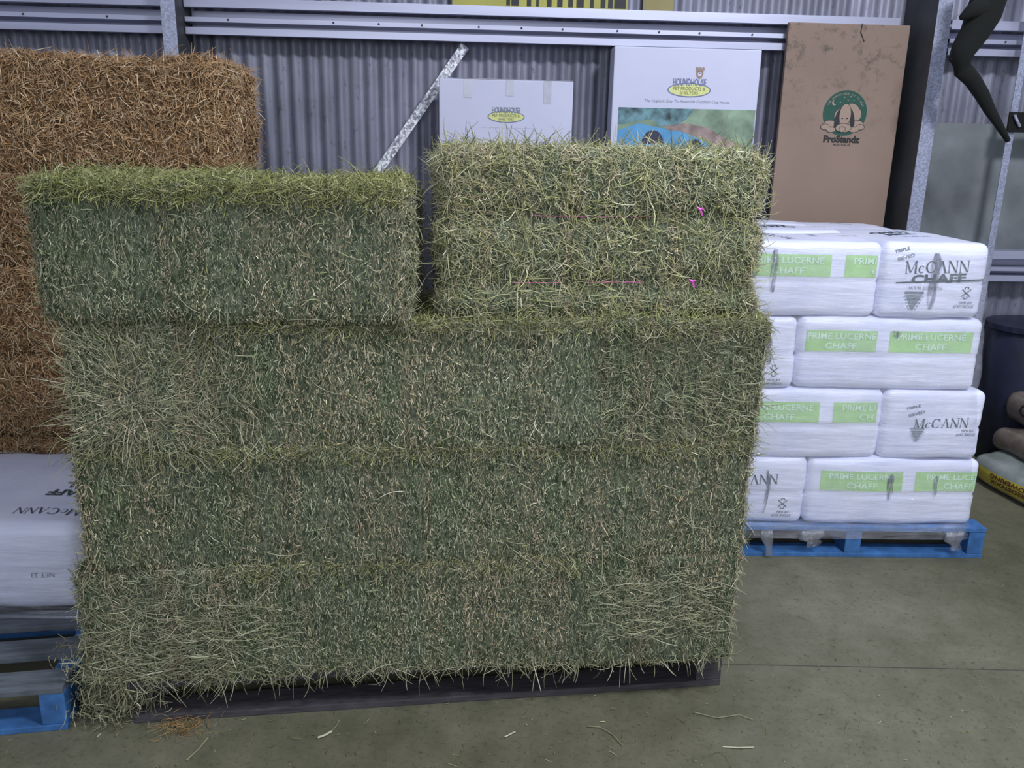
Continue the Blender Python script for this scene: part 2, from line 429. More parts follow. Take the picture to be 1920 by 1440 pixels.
# small white one
r, x0, x1, zt, yf = carton('white_carton', 823, 1076, 146, .26, .12, M['white_card'], 'plain white carton with three tape strips, left of the larger printed white carton')
for px, pb in ((877, 183), (956, 180), (1026, 195)):
    x, zb = P2(px, pb, .26); mb = MB(); mb.span((x - .020, yf - .0008, zb), (x + .020, yf - .0018, zt - .002)); mb.build('tape_strip', M['tape'], r)
mb = MB(); mb.span((x0 + .005, yf + .0, zt + .0005), (x1 - .005, yf + .05, zt + .002)); mb.build('top_tape', M['tape'], r)
def hound_logo(r, cx, cy, off, sc, yf, faint=False):
    X, Zc = P2(cx, cy, off); s = sc
    V, Fs = disc_mesh(); e = flat_print('logo_oval', (V, Fs), fit(V, X, Zc, .250 * s, .078 * s), M['logo_blue'], r, yf - .0010)
    flat_print('oval_fill', (V, Fs), fit(V, X, Zc, .236 * s, .066 * s), M['logo_yellow'], e, -.0 + yf - .0016)
    t = text_mesh('HOUNDHOUSE', .02); flat_print('brand_lettering', t, fit(t[0], X, Zc + .042 * s, .190 * s, .040 * s), M['logo_blue'] if not faint else M['grey_print'], r, yf - .0022)
    t = text_mesh('PET PRODUCTS &', .015); flat_print('brand_lettering', t, fit(t[0], X, Zc + .008 * s, .185 * s, .019 * s), M['logo_olive'], r, yf - .0022)
    t = text_mesh('SHELTERS', .015); flat_print('brand_lettering', t, fit(t[0], X, Zc - .016 * s, .105 * s, .016 * s), M['logo_olive'], r, yf - .0022)
hound_logo(r, 949, 219, .26, .78, yf, True)
t = text_mesh('The Hygienic Easy To Assemble Outdoor Dog House'); X, Zc = P2(955, 240, .26)
flat_print('tag_line', t, fit(t[0], X, Zc, .30, .006), M['tape'], r, yf - .001)
# larger printed white one
r, x0, x1, zt, yf = carton('printed_carton', 1153, 1430, 86, .24, .14, M['white_card'], 'tall white pet kennel carton with lake photo and yellow oval logo')
hound_logo(r, 1292, 169, .24, .93, yf)
X, Zc = P2(1312, 137, .24)
V, Fs = disc_mesh(20); flat_print('small_emblem', (V, Fs), fit(V, X, Zc, .040, .058), M['card_tan'], r, yf - .001)
for du, dv, a_, b_, mm in ((-.016, .020, .014, .022, 'bare'), (.018, .020, .014, .022, 'bare'), (0, -.006, .022, .018, 'white'), (0, -.002, .008, .006, 'ink'), (-.008, .010, .005, .006, 'ink'), (.008, .010, .005, .006, 'ink')):
    flat_print('small_emblem', (V, Fs), fit(V, X + du, Zc + dv, a_, b_), {'bare': M['photo_brown'], 'white': M['white_card'], 'ink': M['ink']}[mm], r, yf - .0016)
t = text_mesh('The Hygienic Easy To Assemble Outdoor Dog House', .002); X, Zc = P2(1288, 191, .24)
flat_print('tag_line', t, fit(t[0], X, Zc, .46, .018, 0, .25), M['grey_print'], r, yf - .001)
px0, pz1 = P2(1160, 201, .24); px1, _ = P2(1417, 203, .24); pz0 = pz1 - .50
PW = px1 - px0
ph_ = flat_print('picture_print', grid_mesh(1, 1), grid_mesh(1, 1)[0][:, :2] * [PW, .5] + [px0, pz0], M['photo_blue'], r, yf - .001)
def poly(name, pts, mat, y):
    pts = [(px0 + u * PW, pz1 - v * .26) for u, v in pts]
    me = bpy.data.meshes.new(name); me.from_pydata([(a, y, b) for a, b in pts], [], [list(range(len(pts)))]); me.update(); return link(name, me, mat, ph_)
poly('printed_field', [(0, 0), (1, 0), (1, 1.9), (.85, 1.9), (.8, .85), (.62, .62), (.45, .42), (.3, .38), (.15, .3), (0, .45)], M['photo_green'], yf - .0014)
poly('printed_trees', [(0, 0), (.55, 0), (.5, .2), (.42, .34), (.3, .36), (.25, .22), (.12, .26), (.04, .33), (0, .33)], M['photo_dark'], yf - .0018)
poly('printed_reeds', [(.34, .34), (.5, .28), (.66, .36), (.82, .6), (.95, .72), (.8, .76), (.62, .58), (.46, .44), (.36, .42)], M['photo_brown'], yf - .0018)
for (u, v, a, b_) in ((.26, .70, .080, .30), (.575, .78, .047, .21)):
    poly('printed_tunnel', [(u + a * math.cos(R(k * 15)), v - b_ * math.sin(R(k * 15)) * .9) for k in range(13)], M['photo_tunnel'], yf - .0022)
# brown one
r, x0, x1, zt, yf = carton('brown_carton', 1480, 1709, 41, .20, .03, M['brown_card'], 'tall brown cardboard carton with green round sleeping dog logo')
X, Zc = P2(1583, 214, .20)
V, Fs = disc_mesh(48); rl = flat_print('round_logo', (V, Fs), fit(V, X + .002, Zc + .005, .243, .235), M['logo_green'], r, yf - .001)
def blob(u, v, a, b_, mat, y, rot=0, name='dog_drawing', n=24, yo=0):
    V, Fs = disc_mesh(n); return flat_print(name, (V, Fs), fit(V, X + u, Zc + v, a, b_, rot), mat, rl, yf - y)
def outlined(u, v, a, b_, y, rot=0):
    blob(u, v, a + .006, b_ + .006, M['ink'], y, rot); blob(u, v, a, b_, M['card_tan'], y + .0004, rot)
outlined(.02, -.005, .15, .10, .0014, .1); outlined(.035, .015, .09, .08, .0016)
outlined(-.075, -.052, .065, .035, .0020); outlined(.075, -.05, .07, .035, .0020)
outlined(-.10, -.068, .045, .028, .0024); outlined(.095, -.066, .045, .026, .0024); outlined(-.065, -.082, .05, .026, .0026); outlined(.06, -.08, .055, .026, .0026)
blob(-.034, -.02, .03, .105, M['ink'], .0030, -.22); blob(.042, -.02, .03, .10, M['ink'], .0030, .25)
outlined(.004, -.005, .062, .115, .0034); outlined(.002, -.072, .085, .045, .0042); outlined(-.004, -.080, .034, .026, .0050)
blob(-.010, -.022, .010, .006, M['ink'], .0056); blob(.016, -.022, .010, .006, M['ink'], .0056)
V, Fs = disc_mesh(24)
blob(-.062, .058, .026, .030, M['card_tan'], .0014); blob(-.055, .063, .024, .028, M['logo_green'], .0018)
for u, v in ((-.03, .06), (-.01, .085), (.012, .07), (.025, .09), (.045, .07)): blob(u, v, .007, .007, M['card_tan'], .0014, n=6)
for k, ch in enumerate('THE COMFORTABLE WAY TO REST'):
    if ch == ' ': continue
    an = R(155 - k * 5.1); t = text_mesh(ch, .01)
    flat_print('rim_lettering', t, fit(t[0], X + .104 * math.cos(an), Zc + .005 + .100 * math.sin(an), .007, .010, an - math.pi / 2), M['card_tan'], rl, yf - .0015)
t = text_mesh('ProStandz', .055); Xa, Za = P2(1578, 261, .20); flat_print('brand_lettering', t, fit(t[0], Xa, Za, .205, .040), M['ink'], r, yf - .001)
t = text_mesh('AUSTRALIA', .02); Xa, Za = P2(1578, 270, .20); flat_print('brand_lettering', t, fit(t[0], Xa, Za - .004, .10, .010), M['ink'], r, yf - .001)
mb = MB(); a = P2(1617, 44, .2); b = P2(1620, 78, .2); mb.tube([(a[0], yf - .002, a[1]), (a[0] - .004, yf - .004, (a[1] + b[1]) / 2), (b[0], yf - .002, b[1])], .0025, 6); mb.build('dark_crack', M['ink'], r)

# yellow banner above the rail
x0, zb = wl(848, 14, .05); x1, _ = wl(1262, 20, .05)
r = on_wall(empty('yellow_banner')); tag(r, 'yellow sign with cut off black lettering at top edge above rail', 'sign')
mb = MB(); mb.span((x0, -.05, ZT + .008), (x0 + (x1 - x0) * .79, -.056, zb + .45)); mb.build('banner_panel', M['yellow'], r)
mb = MB(); mb.span((x0 + (x1 - x0) * .86, -.05, ZT + .008), (x1, -.056, zb + .45)); mb.build('banner_panel', M['ochre'], r)
for px, w_ in ((953, 7), (966, 14), (992, 8), (1008, 5), (1030, 9), (1050, 10), (1070, 9), (1088, 14), (1110, 7), (1131, 9), (1145, 9), (1163, 22)):
    x, _ = wl(px, 5, .06); mb = MB(); mb.span((x - w_ * .0014, -.0565, ZT + .02), (x + w_ * .0014, -.058, zb + .3)); mb.build('black_letter', M['ink'], r)

# ------------------------------------------------------------------ smooth noise for shapes (numpy)
class SN:
    def __init__(s, seed, scale, n=10, aniso=(1, 1, 1)):
        g = np.random.default_rng(seed); k = g.normal(size=(n, 3)); k /= np.linalg.norm(k, axis=1)[:, None]
        s.k = k * scale * g.uniform(.5, 1.6, (n, 1)) * np.array(aniso); s.p = g.uniform(0, 6.28, n); s.n = n
    def __call__(s, P): return np.sin(P @ s.k.T + s.p).sum(1) / math.sqrt(s.n)

class RoundBox:
    """rounded, bulged, lumpy box, centre at the origin"""
    def __init__(s, dims, r, seed, amp, scale=14, pinch=None, aniso=(1, 1, 1), bulge=0):
        s.h = np.array(dims) / 2; s.r = r; s.n1 = SN(seed, scale, 10, aniso); s.n2 = SN(seed + 1, scale * 3.2, 10, aniso); s.amp = amp; s.pinch = pinch; s.bulge = bulge
    def surf(s, P):
        inner = np.maximum(s.h - s.r, .001)
        q = np.clip(P, -inner, inner); d = P - q; L = np.linalg.norm(d, axis=1)[:, None]; d = d / np.maximum(L, 1e-6)
        out = q + s.r * d
        disp = s.amp * (s.n1(out) + .45 * s.n2(out))
        if s.bulge:
            u = out / s.h; disp = disp + s.bulge * (1 - np.clip((u ** 2).sum(1) - 1, 0, 1))
        if s.pinch:
            for zc, wd, dp in s.pinch: disp = disp - dp * np.exp(-((out[:, 2] - zc) / wd) ** 2)
        return out + d * disp[:, None], d
    def face(s, ax, sg, U, Vv):
        P = np.zeros((len(U), 3)); a, b = [i for i in range(3) if i != ax]
        P[:, ax] = sg * s.h[ax]; P[:, a] = U * s.h[a]; P[:, b] = Vv * s.h[b]; return P
    def mesh(s, name, step):
        bm = bmesh.new()
        for ax in range(3):
            a, b = [i for i in range(3) if i != ax]
            na = max(4, int(2 * s.h[a] / step)); nb = max(4, int(2 * s.h[b] / step))
            for sg in (-1, 1):
                U, W = np.meshgrid(np.linspace(-1, 1, na + 1), np.linspace(-1, 1, nb + 1), indexing='ij')
                P, _ = s.surf(s.face(ax, sg, U.ravel(), W.ravel())); vs = [bm.verts.new(p) for p in P]
                for i in range(na):
                    for j in range(nb):
                        k = i * (nb + 1) + j; bm.faces.new((vs[k], vs[k + nb + 1], vs[k + nb + 2], vs[k + 1]))
        bmesh.ops.remove_doubles(bm, verts=bm.verts, dist=1e-4); bmesh.ops.recalc_face_normals(bm, faces=bm.faces)
        me = bpy.data.meshes.new(name); bm.to_mesh(me); bm.free()
        me.polygons.foreach_set('use_smooth', [True] * len(me.polygons)); return me

def stalk_mesh(name, P, T, Nn, L, Wd, curl, col, g, tubes=False, seg=2):
    """P start points, T unit direction, Nn surface normal, L length, Wd width, curl bend; col (n,3)"""
    n = len(P); B = np.cross(T, Nn); B /= np.maximum(np.linalg.norm(B, axis=1)[:, None], 1e-6); N2 = np.cross(B, T)
    ang = g.uniform(-.9, .9, n)[:, None]; Bw = B * np.cos(ang) + N2 * np.sin(ang); Nw = -B * np.sin(ang) + N2 * np.cos(ang)
    cdir = B * g.normal(0, 1, (n, 1)) + N2 * g.normal(0, .5, (n, 1))
    t = np.linspace(0, 1, seg + 1); C0 = []
    for ti in t: C0.append(P + T * (L * ti)[:, None] + cdir * (curl * L * (ti * (1 - ti) * 2 + ti * ti * .4))[:, None])
    taper = np.interp(t, [0, .2, .8, 1], [.7, 1, 1, .45])
    if tubes:
        rings = []
        for i, c in enumerate(C0):
            for k in range(3):
                a = 2 * math.pi * k / 3; rings.append(c + (Bw * math.cos(a) + Nw * math.sin(a)) * (Wd * .55 * taper[i])[:, None])
        V = np.stack(rings, 1); m_ = V.shape[1]; base = (np.arange(n) * m_)[:, None, None]
        f = np.array([[i * 3 + k, i * 3 + (k + 1) % 3, (i + 1) * 3 + (k + 1) % 3, (i + 1) * 3 + k] for i in range(seg) for k in range(3)])
    else:
        rings = []
        for i, c in enumerate(C0):
            o = Bw * (Wd * .5 * taper[i])[:, None]; rings += [c - o, c + o]
        V = np.stack(rings, 1); m_ = V.shape[1]; base = (np.arange(n) * m_)[:, None, None]
        f = np.array([[2 * i, 2 * i + 1, 2 * i + 3, 2 * i + 2] for i in range(seg)])
    Fq = (base + f[None]).reshape(-1, 4)
    return V.reshape(-1, 3), Fq, np.repeat(col, m_, 0)
def merge_stalks(name, parts, parent, mat=None):
    Vs, Fs, Cs, o = [], [], [], 0
    for V, Fq, c in parts: Vs.append(V); Fs.append(Fq + o); Cs.append(c); o += len(V)
    V = np.concatenate(Vs); Fq = np.concatenate(Fs); c = np.concatenate(Cs)
    me = from_np(name, V, Fq); at = me.color_attributes.new('tint', 'FLOAT_COLOR', 'POINT')
    at.data.foreach_set('color', np.concatenate([c, np.ones((len(c), 1))], 1).astype(np.float32).ravel())
    return link(name, me, mat or M['stalk'], parent)

HAY = [((.155, .180, .122), .23), ((.21, .22, .155), .24), ((.295, .27, .20), .29), ((.40, .385, .29), .15), ((.56, .55, .44), .05), ((.27, .29, .13), .04)]
STALK = [((.42, .42, .30), .3), ((.34, .35, .22), .25), ((.54, .54, .42), .12), ((.31, .29, .21), .22), ((.25, .29, .17), .1)]
YELL = [((.25, .27, .095), .35), ((.35, .35, .17), .32), ((.19, .21, .10), .23), ((.48, .48, .28), .10)]
STRAW = [((.29, .165, .08), .27), ((.38, .235, .125), .28), ((.46, .325, .20), .23), ((.60, .48, .34), .11), ((.16, .085, .04), .11)]
def pick(pal, n, g, jit=.18):
    c = np.array([p[0] for p in pal]); w_ = np.array([p[1] for p in pal]); i = g.choice(len(pal), n, p=w_ / w_.sum())
    return c[i] * np.array([1.15, 1.12, 1.02]) * (1 + g.normal(0, jit, (n, 1))).clip(.4, 1.7)
def scatter(rb, g, face, n, mode, pal, Lr, Wr, curl=.15, lift=(.0, .35), uv=(-1, 1, -1, 1), tubes=False, seg=2, depth=.004, band=None, gain=1, centre=None):
    ax, sg = face; U = g.uniform(uv[0], uv[1], n); Vv = g.uniform(uv[2], uv[3], n)
    P0 = rb.face(ax, sg, U, Vv); P, N_ = rb.surf(P0)
    up = np.array([0, 0, 1.0]) if ax != 2 else np.array([0, 1.0, 0]); rt = np.cross(up, N_); rt /= np.maximum(np.linalg.norm(rt, axis=1)[:, None], 1e-6); up = np.cross(N_, rt)
    if mode == 'v': a = math.pi / 2 + g.normal(0, .6, n) + math.pi * g.integers(0, 2, n)
    elif mode == 'h': a = g.normal(0, .35, n) + math.pi * g.integers(0, 2, n)
    elif mode == 'radial':
        cu, cv = centre; a = np.arctan2((Vv - cv) * rb.h[2], (U - cu) * rb.h[0]) + g.normal(0, .35, n); a = np.where((rt[:, 0] < 0), math.pi - a, a)
    else: a = g.uniform(0, 2 * math.pi, n)
    T = rt * np.cos(a)[:, None] + up * np.sin(a)[:, None]; l = g.uniform(*lift, n)[:, None]; T = T * (1 - l * .5) + N_ * l; T /= np.linalg.norm(T, axis=1)[:, None]
    L = g.uniform(0, 1, n) ** 1.6 * (Lr[1] - Lr[0]) + Lr[0]; W_ = g.uniform(*Wr, n)
    P = P - T * (L * .25)[:, None] + N_ * g.uniform(-depth, depth * 1.2, n)[:, None]
    col = pick(pal, n, g) * gain
    if band is not None: col = band(P0, col)
    return stalk_mesh('', P, T, N_, L, W_, curl, col, g, tubes, seg)
def band_fn(seed, ax=0, strength=.5):
    g = np.random.default_rng(seed); ks = g.uniform(18, 75, 5); ps = g.uniform(0, 6.28, 5); lo = SN(seed + 9, 9)
    tan = np.array([1.28, 1.10, 1.06]); grn = np.array([.80, .94, .88]); big = SN(seed + 31, 5.5)
    def f(P, col):
        s = sum(np.sin(P[:, ax] * k + p) for k, p in zip(ks, ps)) / 2.2 + lo(P) * .5
        w_ = (1 / (1 + np.exp(-2.2 * s)))[:, None]; mult = grn * (1 - w_) + tan * w_
        return col * (1 + (mult - 1) * strength * 1.4) * (1 + .13 * big(P).clip(-1.6, 1.6))[:, None]
    return f

def bale(name, label, cat, group, base, rz, dims, kind, seed, faces, extras=(), tilt=0, amp=.006, straw=False, r=.022, gain=1.0, dens=1.0, pinch=None):
    """faces: dict face-> style"""
    g = np.random.default_rng(seed)
    root = empty(name, base, rz); root.rotation_euler = (0, tilt, rz); tag(root, label, cat, group)
    rb = RoundBox(dims, r, seed, amp, 12, pinch, (1, 1, 1))
    me = rb.mesh('packed_body', .02); me.transform(Matrix.Translation((0, 0, dims[2] / 2)))
    link('packed_body', me, M['straw_core'] if straw else M['hay_core'], root)
    parts = []; bf = band_fn(seed + 5); bfy = band_fn(seed + 6, 1)
    for face, style in faces.items():
        ax, sg = face; a, b = [i for i in range(3) if i != ax]; A = dims[a] * dims[b]
        bandf = bf if ax != 0 else bfy
        if straw:
            parts.append(scatter(rb, g, face, int(A * 16000 * dens), 'any', STRAW, (.012, .055), (.0018, .0042), .12, (0, .4), gain=gain, depth=.006))
            parts.append(scatter(rb, g, face, int(A * 1500 * dens), 'any', STRAW[1:4], (.05, .11), (.002, .004), .1, (0, .45), tubes=True, gain=gain))
        elif style == 'cut':
            parts.append(scatter(rb, g, face, int(A * 52000 * dens), 'v', HAY, (.005, .019), (.0011, .0028), .2, (0, .5), band=bandf, gain=gain, depth=.006))
            parts.append(scatter(rb, g, face, int(A * 1100 * dens), 'v', STALK, (.02, .06), (.0012, .0024), .15, (0, .4), band=bandf, gain=gain))
            parts.append(scatter(rb, g, face, int(A * 170 * dens), 'any', STALK, (.04, .11), (.0016, .0030), .25, (0, .4), tubes=True, seg=4, gain=gain))
        elif style == 'rough':
            parts.append(scatter(rb, g, face, int(A * 34000 * dens), 'any', HAY, (.008, .035), (.0011, .0030), .3, (0, .6), band=bandf, gain=gain, depth=.007))
            parts.append(scatter(rb, g, face, int(A * 3600 * dens), 'any', STALK, (.03, .09), (.0012, .0027), .25, (0, .5), tubes=True, seg=3, gain=gain))
        elif style == 'top':
            parts.append(scatter(rb, g, face, int(A * 30000 * dens), 'any', YELL, (.01, .04), (.0011, .0028), .3, (0, .6), gain=gain, depth=.007))
            parts.append(scatter(rb, g, face, int(A * 2600 * dens), 'any', YELL, (.03, .09), (.0012, .0026), .3, (0, .5), tubes=True, seg=3, gain=gain))
    if (0, -1, 0) or True:
        for ex in extras:
            ex = dict(ex); parts.append(scatter(rb, g, **ex))
    # shift up by half the height
    out = [(V + np.array([0, 0, dims[2] / 2]), Fq, c) for V, Fq, c in parts]
    s = merge_stalks('loose_stalks', out, root); s['kind'] = 'stuff'
    return root, rb

FR, BK, LF, RT, TP, BT = (1, -1), (1, 1), (0, -1), (0, 1), (2, 1), (2, -1)
def fringe(face, n, uv, mode='any', pal=YELL, L=(.03, .10), lift=(.1, .9), W=(.0012, .0026), **k):
    return dict(face=face, n=n, mode=mode, pal=pal, Lr=L, Wr=W, curl=.3, lift=lift, uv=uv, tubes=True, seg=4, **k)
topfr = lambda n=500: fringe(FR, int(n * 2.4), (-1, 1, .80, 1), 'any', YELL + HAY[:3] + STALK[:3], (.012, .07))
botfr = lambda n=300: fringe(FR, n, (-1, 1, -1, -.85), 'v', STALK)

# ------------------------------------------------------------------ the hay stack on its pallet
YAW = R(5.5)
hf = at_z(255, 1357); hr = at_z(1345, 1285)          # front foot line of the pallet
pyaw = math.atan2(hr.y - hf.y, hr.x - hf.x)
px_ = (hr - hf).length
proot = empty('timber_pallet', (hf + hr) / 2, pyaw); tag(proot, 'dark weathered timber pallet under the green hay stack', 'pallet')
LP = px_ + .02; hl = LP / 2; DP = 1.15
for yy in (.0, DP / 2 - .05, DP - .10):
    mb = MB(); mb.span((-hl, yy, 0), (hl, yy + .10, .022), .003); mb.build('bottom_board', M['dark_wood'], proot)
for xx, y_ in ((-hl, .10), (-hl / 2, .22), (-.04, .16), (hl / 2, .22), (hl - .085, .002)):
    mb = MB(); mb.span((xx, y_, .022), (xx + .085, DP, .118), .004); mb.build('bearer', M['dark_wood'], proot)
for k in range(7):
    yy = k * (DP - .10) / 6; mb = MB(); mb.span((-hl, yy, .118), (hl, yy + .10, .14), .003); mb.build('deck_board', M['dark_wood'], proot)

ctr = (hf + hr) / 2
sn = Vector((math.sin(YAW), -math.cos(YAW), 0)); sx = Vector((math.cos(YAW), math.sin(YAW), 0))
S0 = ctr + sn * .035
def hb(pl, pr, ymid, z0, h, depth, seed, label, style='cut', fwd=0, extras=(), faces=None, tilt=0, dz=0, name='hay_bale', rz=0, gain=1, r=.022, amp=.006, pinch=None, group='green hay bales stacked on the dark pallet'):
    Pp = S0 + sn * fwd
    a = at_plane(pl, ymid, Pp, sn); b = at_plane(pr, ymid, Pp, sn)
    L = (a - b).length + .015; c = (a + b) / 2; c.z = z0; c = c - sn * (depth / 2)
    fs = faces or {FR: style, TP: 'top'}
    return bale(name, label, 'hay bale', group, c, YAW + rz, (L, depth, h), 'hay', seed, fs, extras, tilt, gain=gain, r=r, amp=amp, pinch=pinch)

Z = [.14, .50, .86, 1.22, 1.58]; H = .378
# layer 1
hb(152, 425, 1165, Z[0], H, 1.0, 11, 'end-on hay bale at bottom left, sagging over the pallet corner beside the blue pallet', 'rough',
   faces={FR: 'rough', LF: 'rough'}, extras=[fringe(FR, 420, (-.6, 1, -.9, .4), 'h', STALK, (.05, .16), (0, .4)), fringe(FR, 260, (-1, 1, -1, -.75), 'v', STALK, (.05, .15), (.1, .6)), fringe(LF, 300, (-1, 1, -1, 1), 'any', STALK, (.03, .09))], amp=.010, r=.05)
hb(425, 1088, 1150, Z[0], H, .48, 12, 'long hay bale in middle of the bottom layer', extras=[topfr(350), fringe(FR, 420, (-1, 1, -1, -.84), 'v', STALK, (.03, .12), (.1, .6)), fringe(FR, 160, (-1, -.6, -.7, .4), 'h', STALK, (.04, .13), (0, .4))])
hb(1088, 1378, 1130, Z[0], H, 1.0, 13, 'end-on hay bale at bottom right with pale stalks lying sideways', 'rough', fwd=-.0,
   faces={FR: 'cut', RT: 'rough'}, extras=[fringe(FR, 420, (-.8, .75, -.5, .6), 'h', STALK, (.04, .14), (0, .4)), fringe(FR, 130, (-1, 1, -1, -.8), 'v', STALK, (.03, .10)), fringe(RT, 400, (-1, 1, -1, 1), 'any', STALK, (.03, .08))])
# layer 2
hb(152, 800, 950, Z[1], H, .48, 21, 'long hay bale on left of the second layer from the floor', faces={FR: 'cut', LF: 'rough'}, extras=[topfr(500), fringe(LF, 260, (-1, 1, -1, 1), 'any', STALK, (.03, .08))])
hb(800, 1395, 940, Z[1], H, .48, 22, 'long greyish green hay bale on right of the second layer from the floor', gain=1.08, faces={FR: 'cut', RT: 'rough'}, extras=[topfr(450), fringe(RT, 260, (-1, 1, -1, 1), 'any', STALK, (.03, .08))])
# layer 3
hb(134, 388, 745, Z[2], H, 1.0, 31, 'end-on hay bale with long splayed stalks, left end of the third layer', 'rough', faces={FR: 'rough', LF: 'rough', TP: 'top'},
   extras=[fringe(FR, 520, (-1, 1, -1, 1), 'radial', STALK, (.05, .17), (0, .5), centre=(-.1, -.25)), fringe(LF, 200, (-1, 1, -1, 1), 'any', STALK, (.03, .09))])
hb(388, 1130, 740, Z[2], H, .48, 32, 'long hay bale in middle of the third layer', extras=[topfr(800), fringe(FR, 120, (-1, -.7, -.9, .6), 'v', STALK, (.05, .13), (0, .5))])
hb(1130, 1428, 740, Z[2], H, 1.0, 33, 'end-on dark green hay bale at right end of the third layer', faces={FR: 'rough', RT: 'rough', TP: 'top'}, gain=.92,
   extras=[fringe(FR, 230, (-.9, 1, -1, .8), 'radial', [((.26, .30, .17), 1), ((.36, .38, .24), .6)], (.04, .13), (0, .5), centre=(-.5, -.1)), topfr(250), fringe(RT, 420, (-1, 1, -1, 1), 'any', STALK, (.03, .08))])
# layer 4
hb(66, 766, 490, Z[3], .375, .50, 41, 'long hay bale on top layer at left, below the wall and beside the straw', fwd=.03, rz=R(-2), r=.05,
   faces={FR: 'cut', TP: 'top', LF: 'rough', RT: 'rough'}, extras=[fringe(FR, 1500, (-1, 1, .72, 1), 'any', YELL, (.02, .08)), fringe(TP, 500, (-1, 1, -1, 1), 'any', YELL, (.04, .12), (.05, .6)), fringe(LF, 200, (-1, 1, -1, 1), 'any', YELL, (.03, .08))])
_, rbt = hb(826, 1432, 440, Z[3] + .008, .465, .40, 42, 'yellowish hay bale on its edge with pink twine, topmost at right', 'rough', fwd=-.03, r=.06, amp=.008, gain=1.22,
   faces={FR: 'rough', TP: 'rough', LF: 'rough', RT: 'rough'}, pinch=[(.055, .03, .022), (-.125, .03, .022)],
   extras=[fringe(FR, 1300, (-1, 1, -1, 1), 'any', [((.42, .43, .20), 1), ((.5, .5, .3), .7)], (.04, .13), (0, .5)), fringe(TP, 500, (-1, 1, -1, 1), 'any', YELL, (.04, .12), (.1, .9)), fringe(RT, 420, (-1, 1, -1, 1), 'any', STALK, (.03, .11)), fringe(LF, 300, (-1, 1, -1, 1), 'any', STALK, (.03, .10)),
           fringe(TP, 12, (-1, 1, -1, -.2), 'v', STALK, (.08, .14), (1.5, 3))])
# twine of the top bale
top_bale = _
for zc, segs in ((.055, [(-.45, -.1), (-.05, .3)]), (-.125, [(-.55, -.25), (-.1, .25)])):
    for (u0, u1) in segs:
        U = np.linspace(u0, u1, 26); P0 = rbt.face(1, -1, U, np.full(26, zc / rbt.h[2])); P, Nn = rbt.surf(P0); P = P + Nn * .014; P[:, 2] += rbt.h[2]
        mb = MB(); mb.tube([tuple(p) for p in P], .0011, 5); mb.build('baling_twine', M['pink'], top_bale)
for px, py in ((1313, 393), (1298, 528)):
    P = at_plane(px, py, S0 - sn * .03 + sn * .022, sn); loc = top_bale.matrix_world
    bpy.context.view_layer.update(); lp = top_bale.matrix_world.inverted() @ P
    mb = MB(); mb.tube([lp + Vector((-.010, 0, .006)), lp, lp + Vector((.009, -.004, .004))], [.002, .005, .002], 5); mb.tube([lp, lp + Vector((.006, -.003, -.016))], [.004, .002], 5); mb.build('twine_knot', M['magenta'], top_bale)
# drooping tuft of hay at the pallet's left corner
g = np.random.default_rng(77); cp = at_z(215, 1352, .0); n = 2600
hgt = g.uniform(0, 1, n) ** 1.2 * .26; rad = .11 * (1 - hgt / .30) + .03
P = np.stack([cp.x + g.normal(0, 1, n) * .055 - hgt * .05, cp.y + .05 + g.normal(0, 1, n) * .045 , hgt + .004], -1)
T = g.normal(0, 1, (n, 3)); T[:, 2] -= .6; T[:, 2] = np.where(P[:, 2] < .06, np.abs(T[:, 2]), T[:, 2]); T /= np.linalg.norm(T, axis=1)[:, None]
Nn = np.tile([0.0, -1.0, .2], (n, 1)); L = g.uniform(.012, .06, n)
t1 = stalk_mesh('', P, T, Nn, L, g.uniform(.0012, .003, n), .3, pick(HAY + STALK, n, g), g, True, 3)
o = merge_stalks('fallen_hay_clump', [t1], None); tag(o, 'clump of fallen green hay at the left corner of the dark pallet', 'hay', kind='stuff')

# ------------------------------------------------------------------ loose hay on the floor
g = np.random.default_rng(5); parts = []
def floor_stalks(n, xr, yr, Lr, Wr, pal, curl=.4, gain=1.0):
    P = np.stack([g.uniform(*xr, n), g.uniform(*yr, n), g.uniform(.002, .005, n)], -1)
    a = g.uniform(0, 6.28, n); T = np.stack([np.cos(a), np.sin(a), g.uniform(0, .05, n)], -1); T /= np.linalg.norm(T, axis=1)[:, None]
    L = g.uniform(0, 1, n) ** 2 * (Lr[1] - Lr[0]) + Lr[0]
    parts.append(stalk_mesh('', P, T, np.tile([0, 0, 1.0], (n, 1)), L, g.uniform(*Wr, n), curl, pick(pal, n, g) * gain, g, True, 3))
FL = [((.20, .21, .09), .5), ((.30, .30, .15), .3), ((.5, .5, .33), .12), ((.15, .17, .08), .4)]
floor_stalks(1500, (-1.6, 2.0), (1.35, 2.3), (.004, .02), (.001, .0025), FL)
floor_stalks(90, (-1.4, 1.3), (1.5, 2.2), (.02, .07), (.001, .002), FL)
floor_stalks(500, (.8, 2.4), (2.0, 3.2), (.004, .025), (.001, .002), FL, gain=.8)
floor_stalks(16, (-1.0, 1.3), (1.6, 2.0), (.06, .14), (.001, .0018), FL, .7)
o = merge_stalks('loose_floor_hay', parts, None); tag(o, 'loose hay bits scattered over the concrete floor in front of the stack', 'hay', kind='stuff')
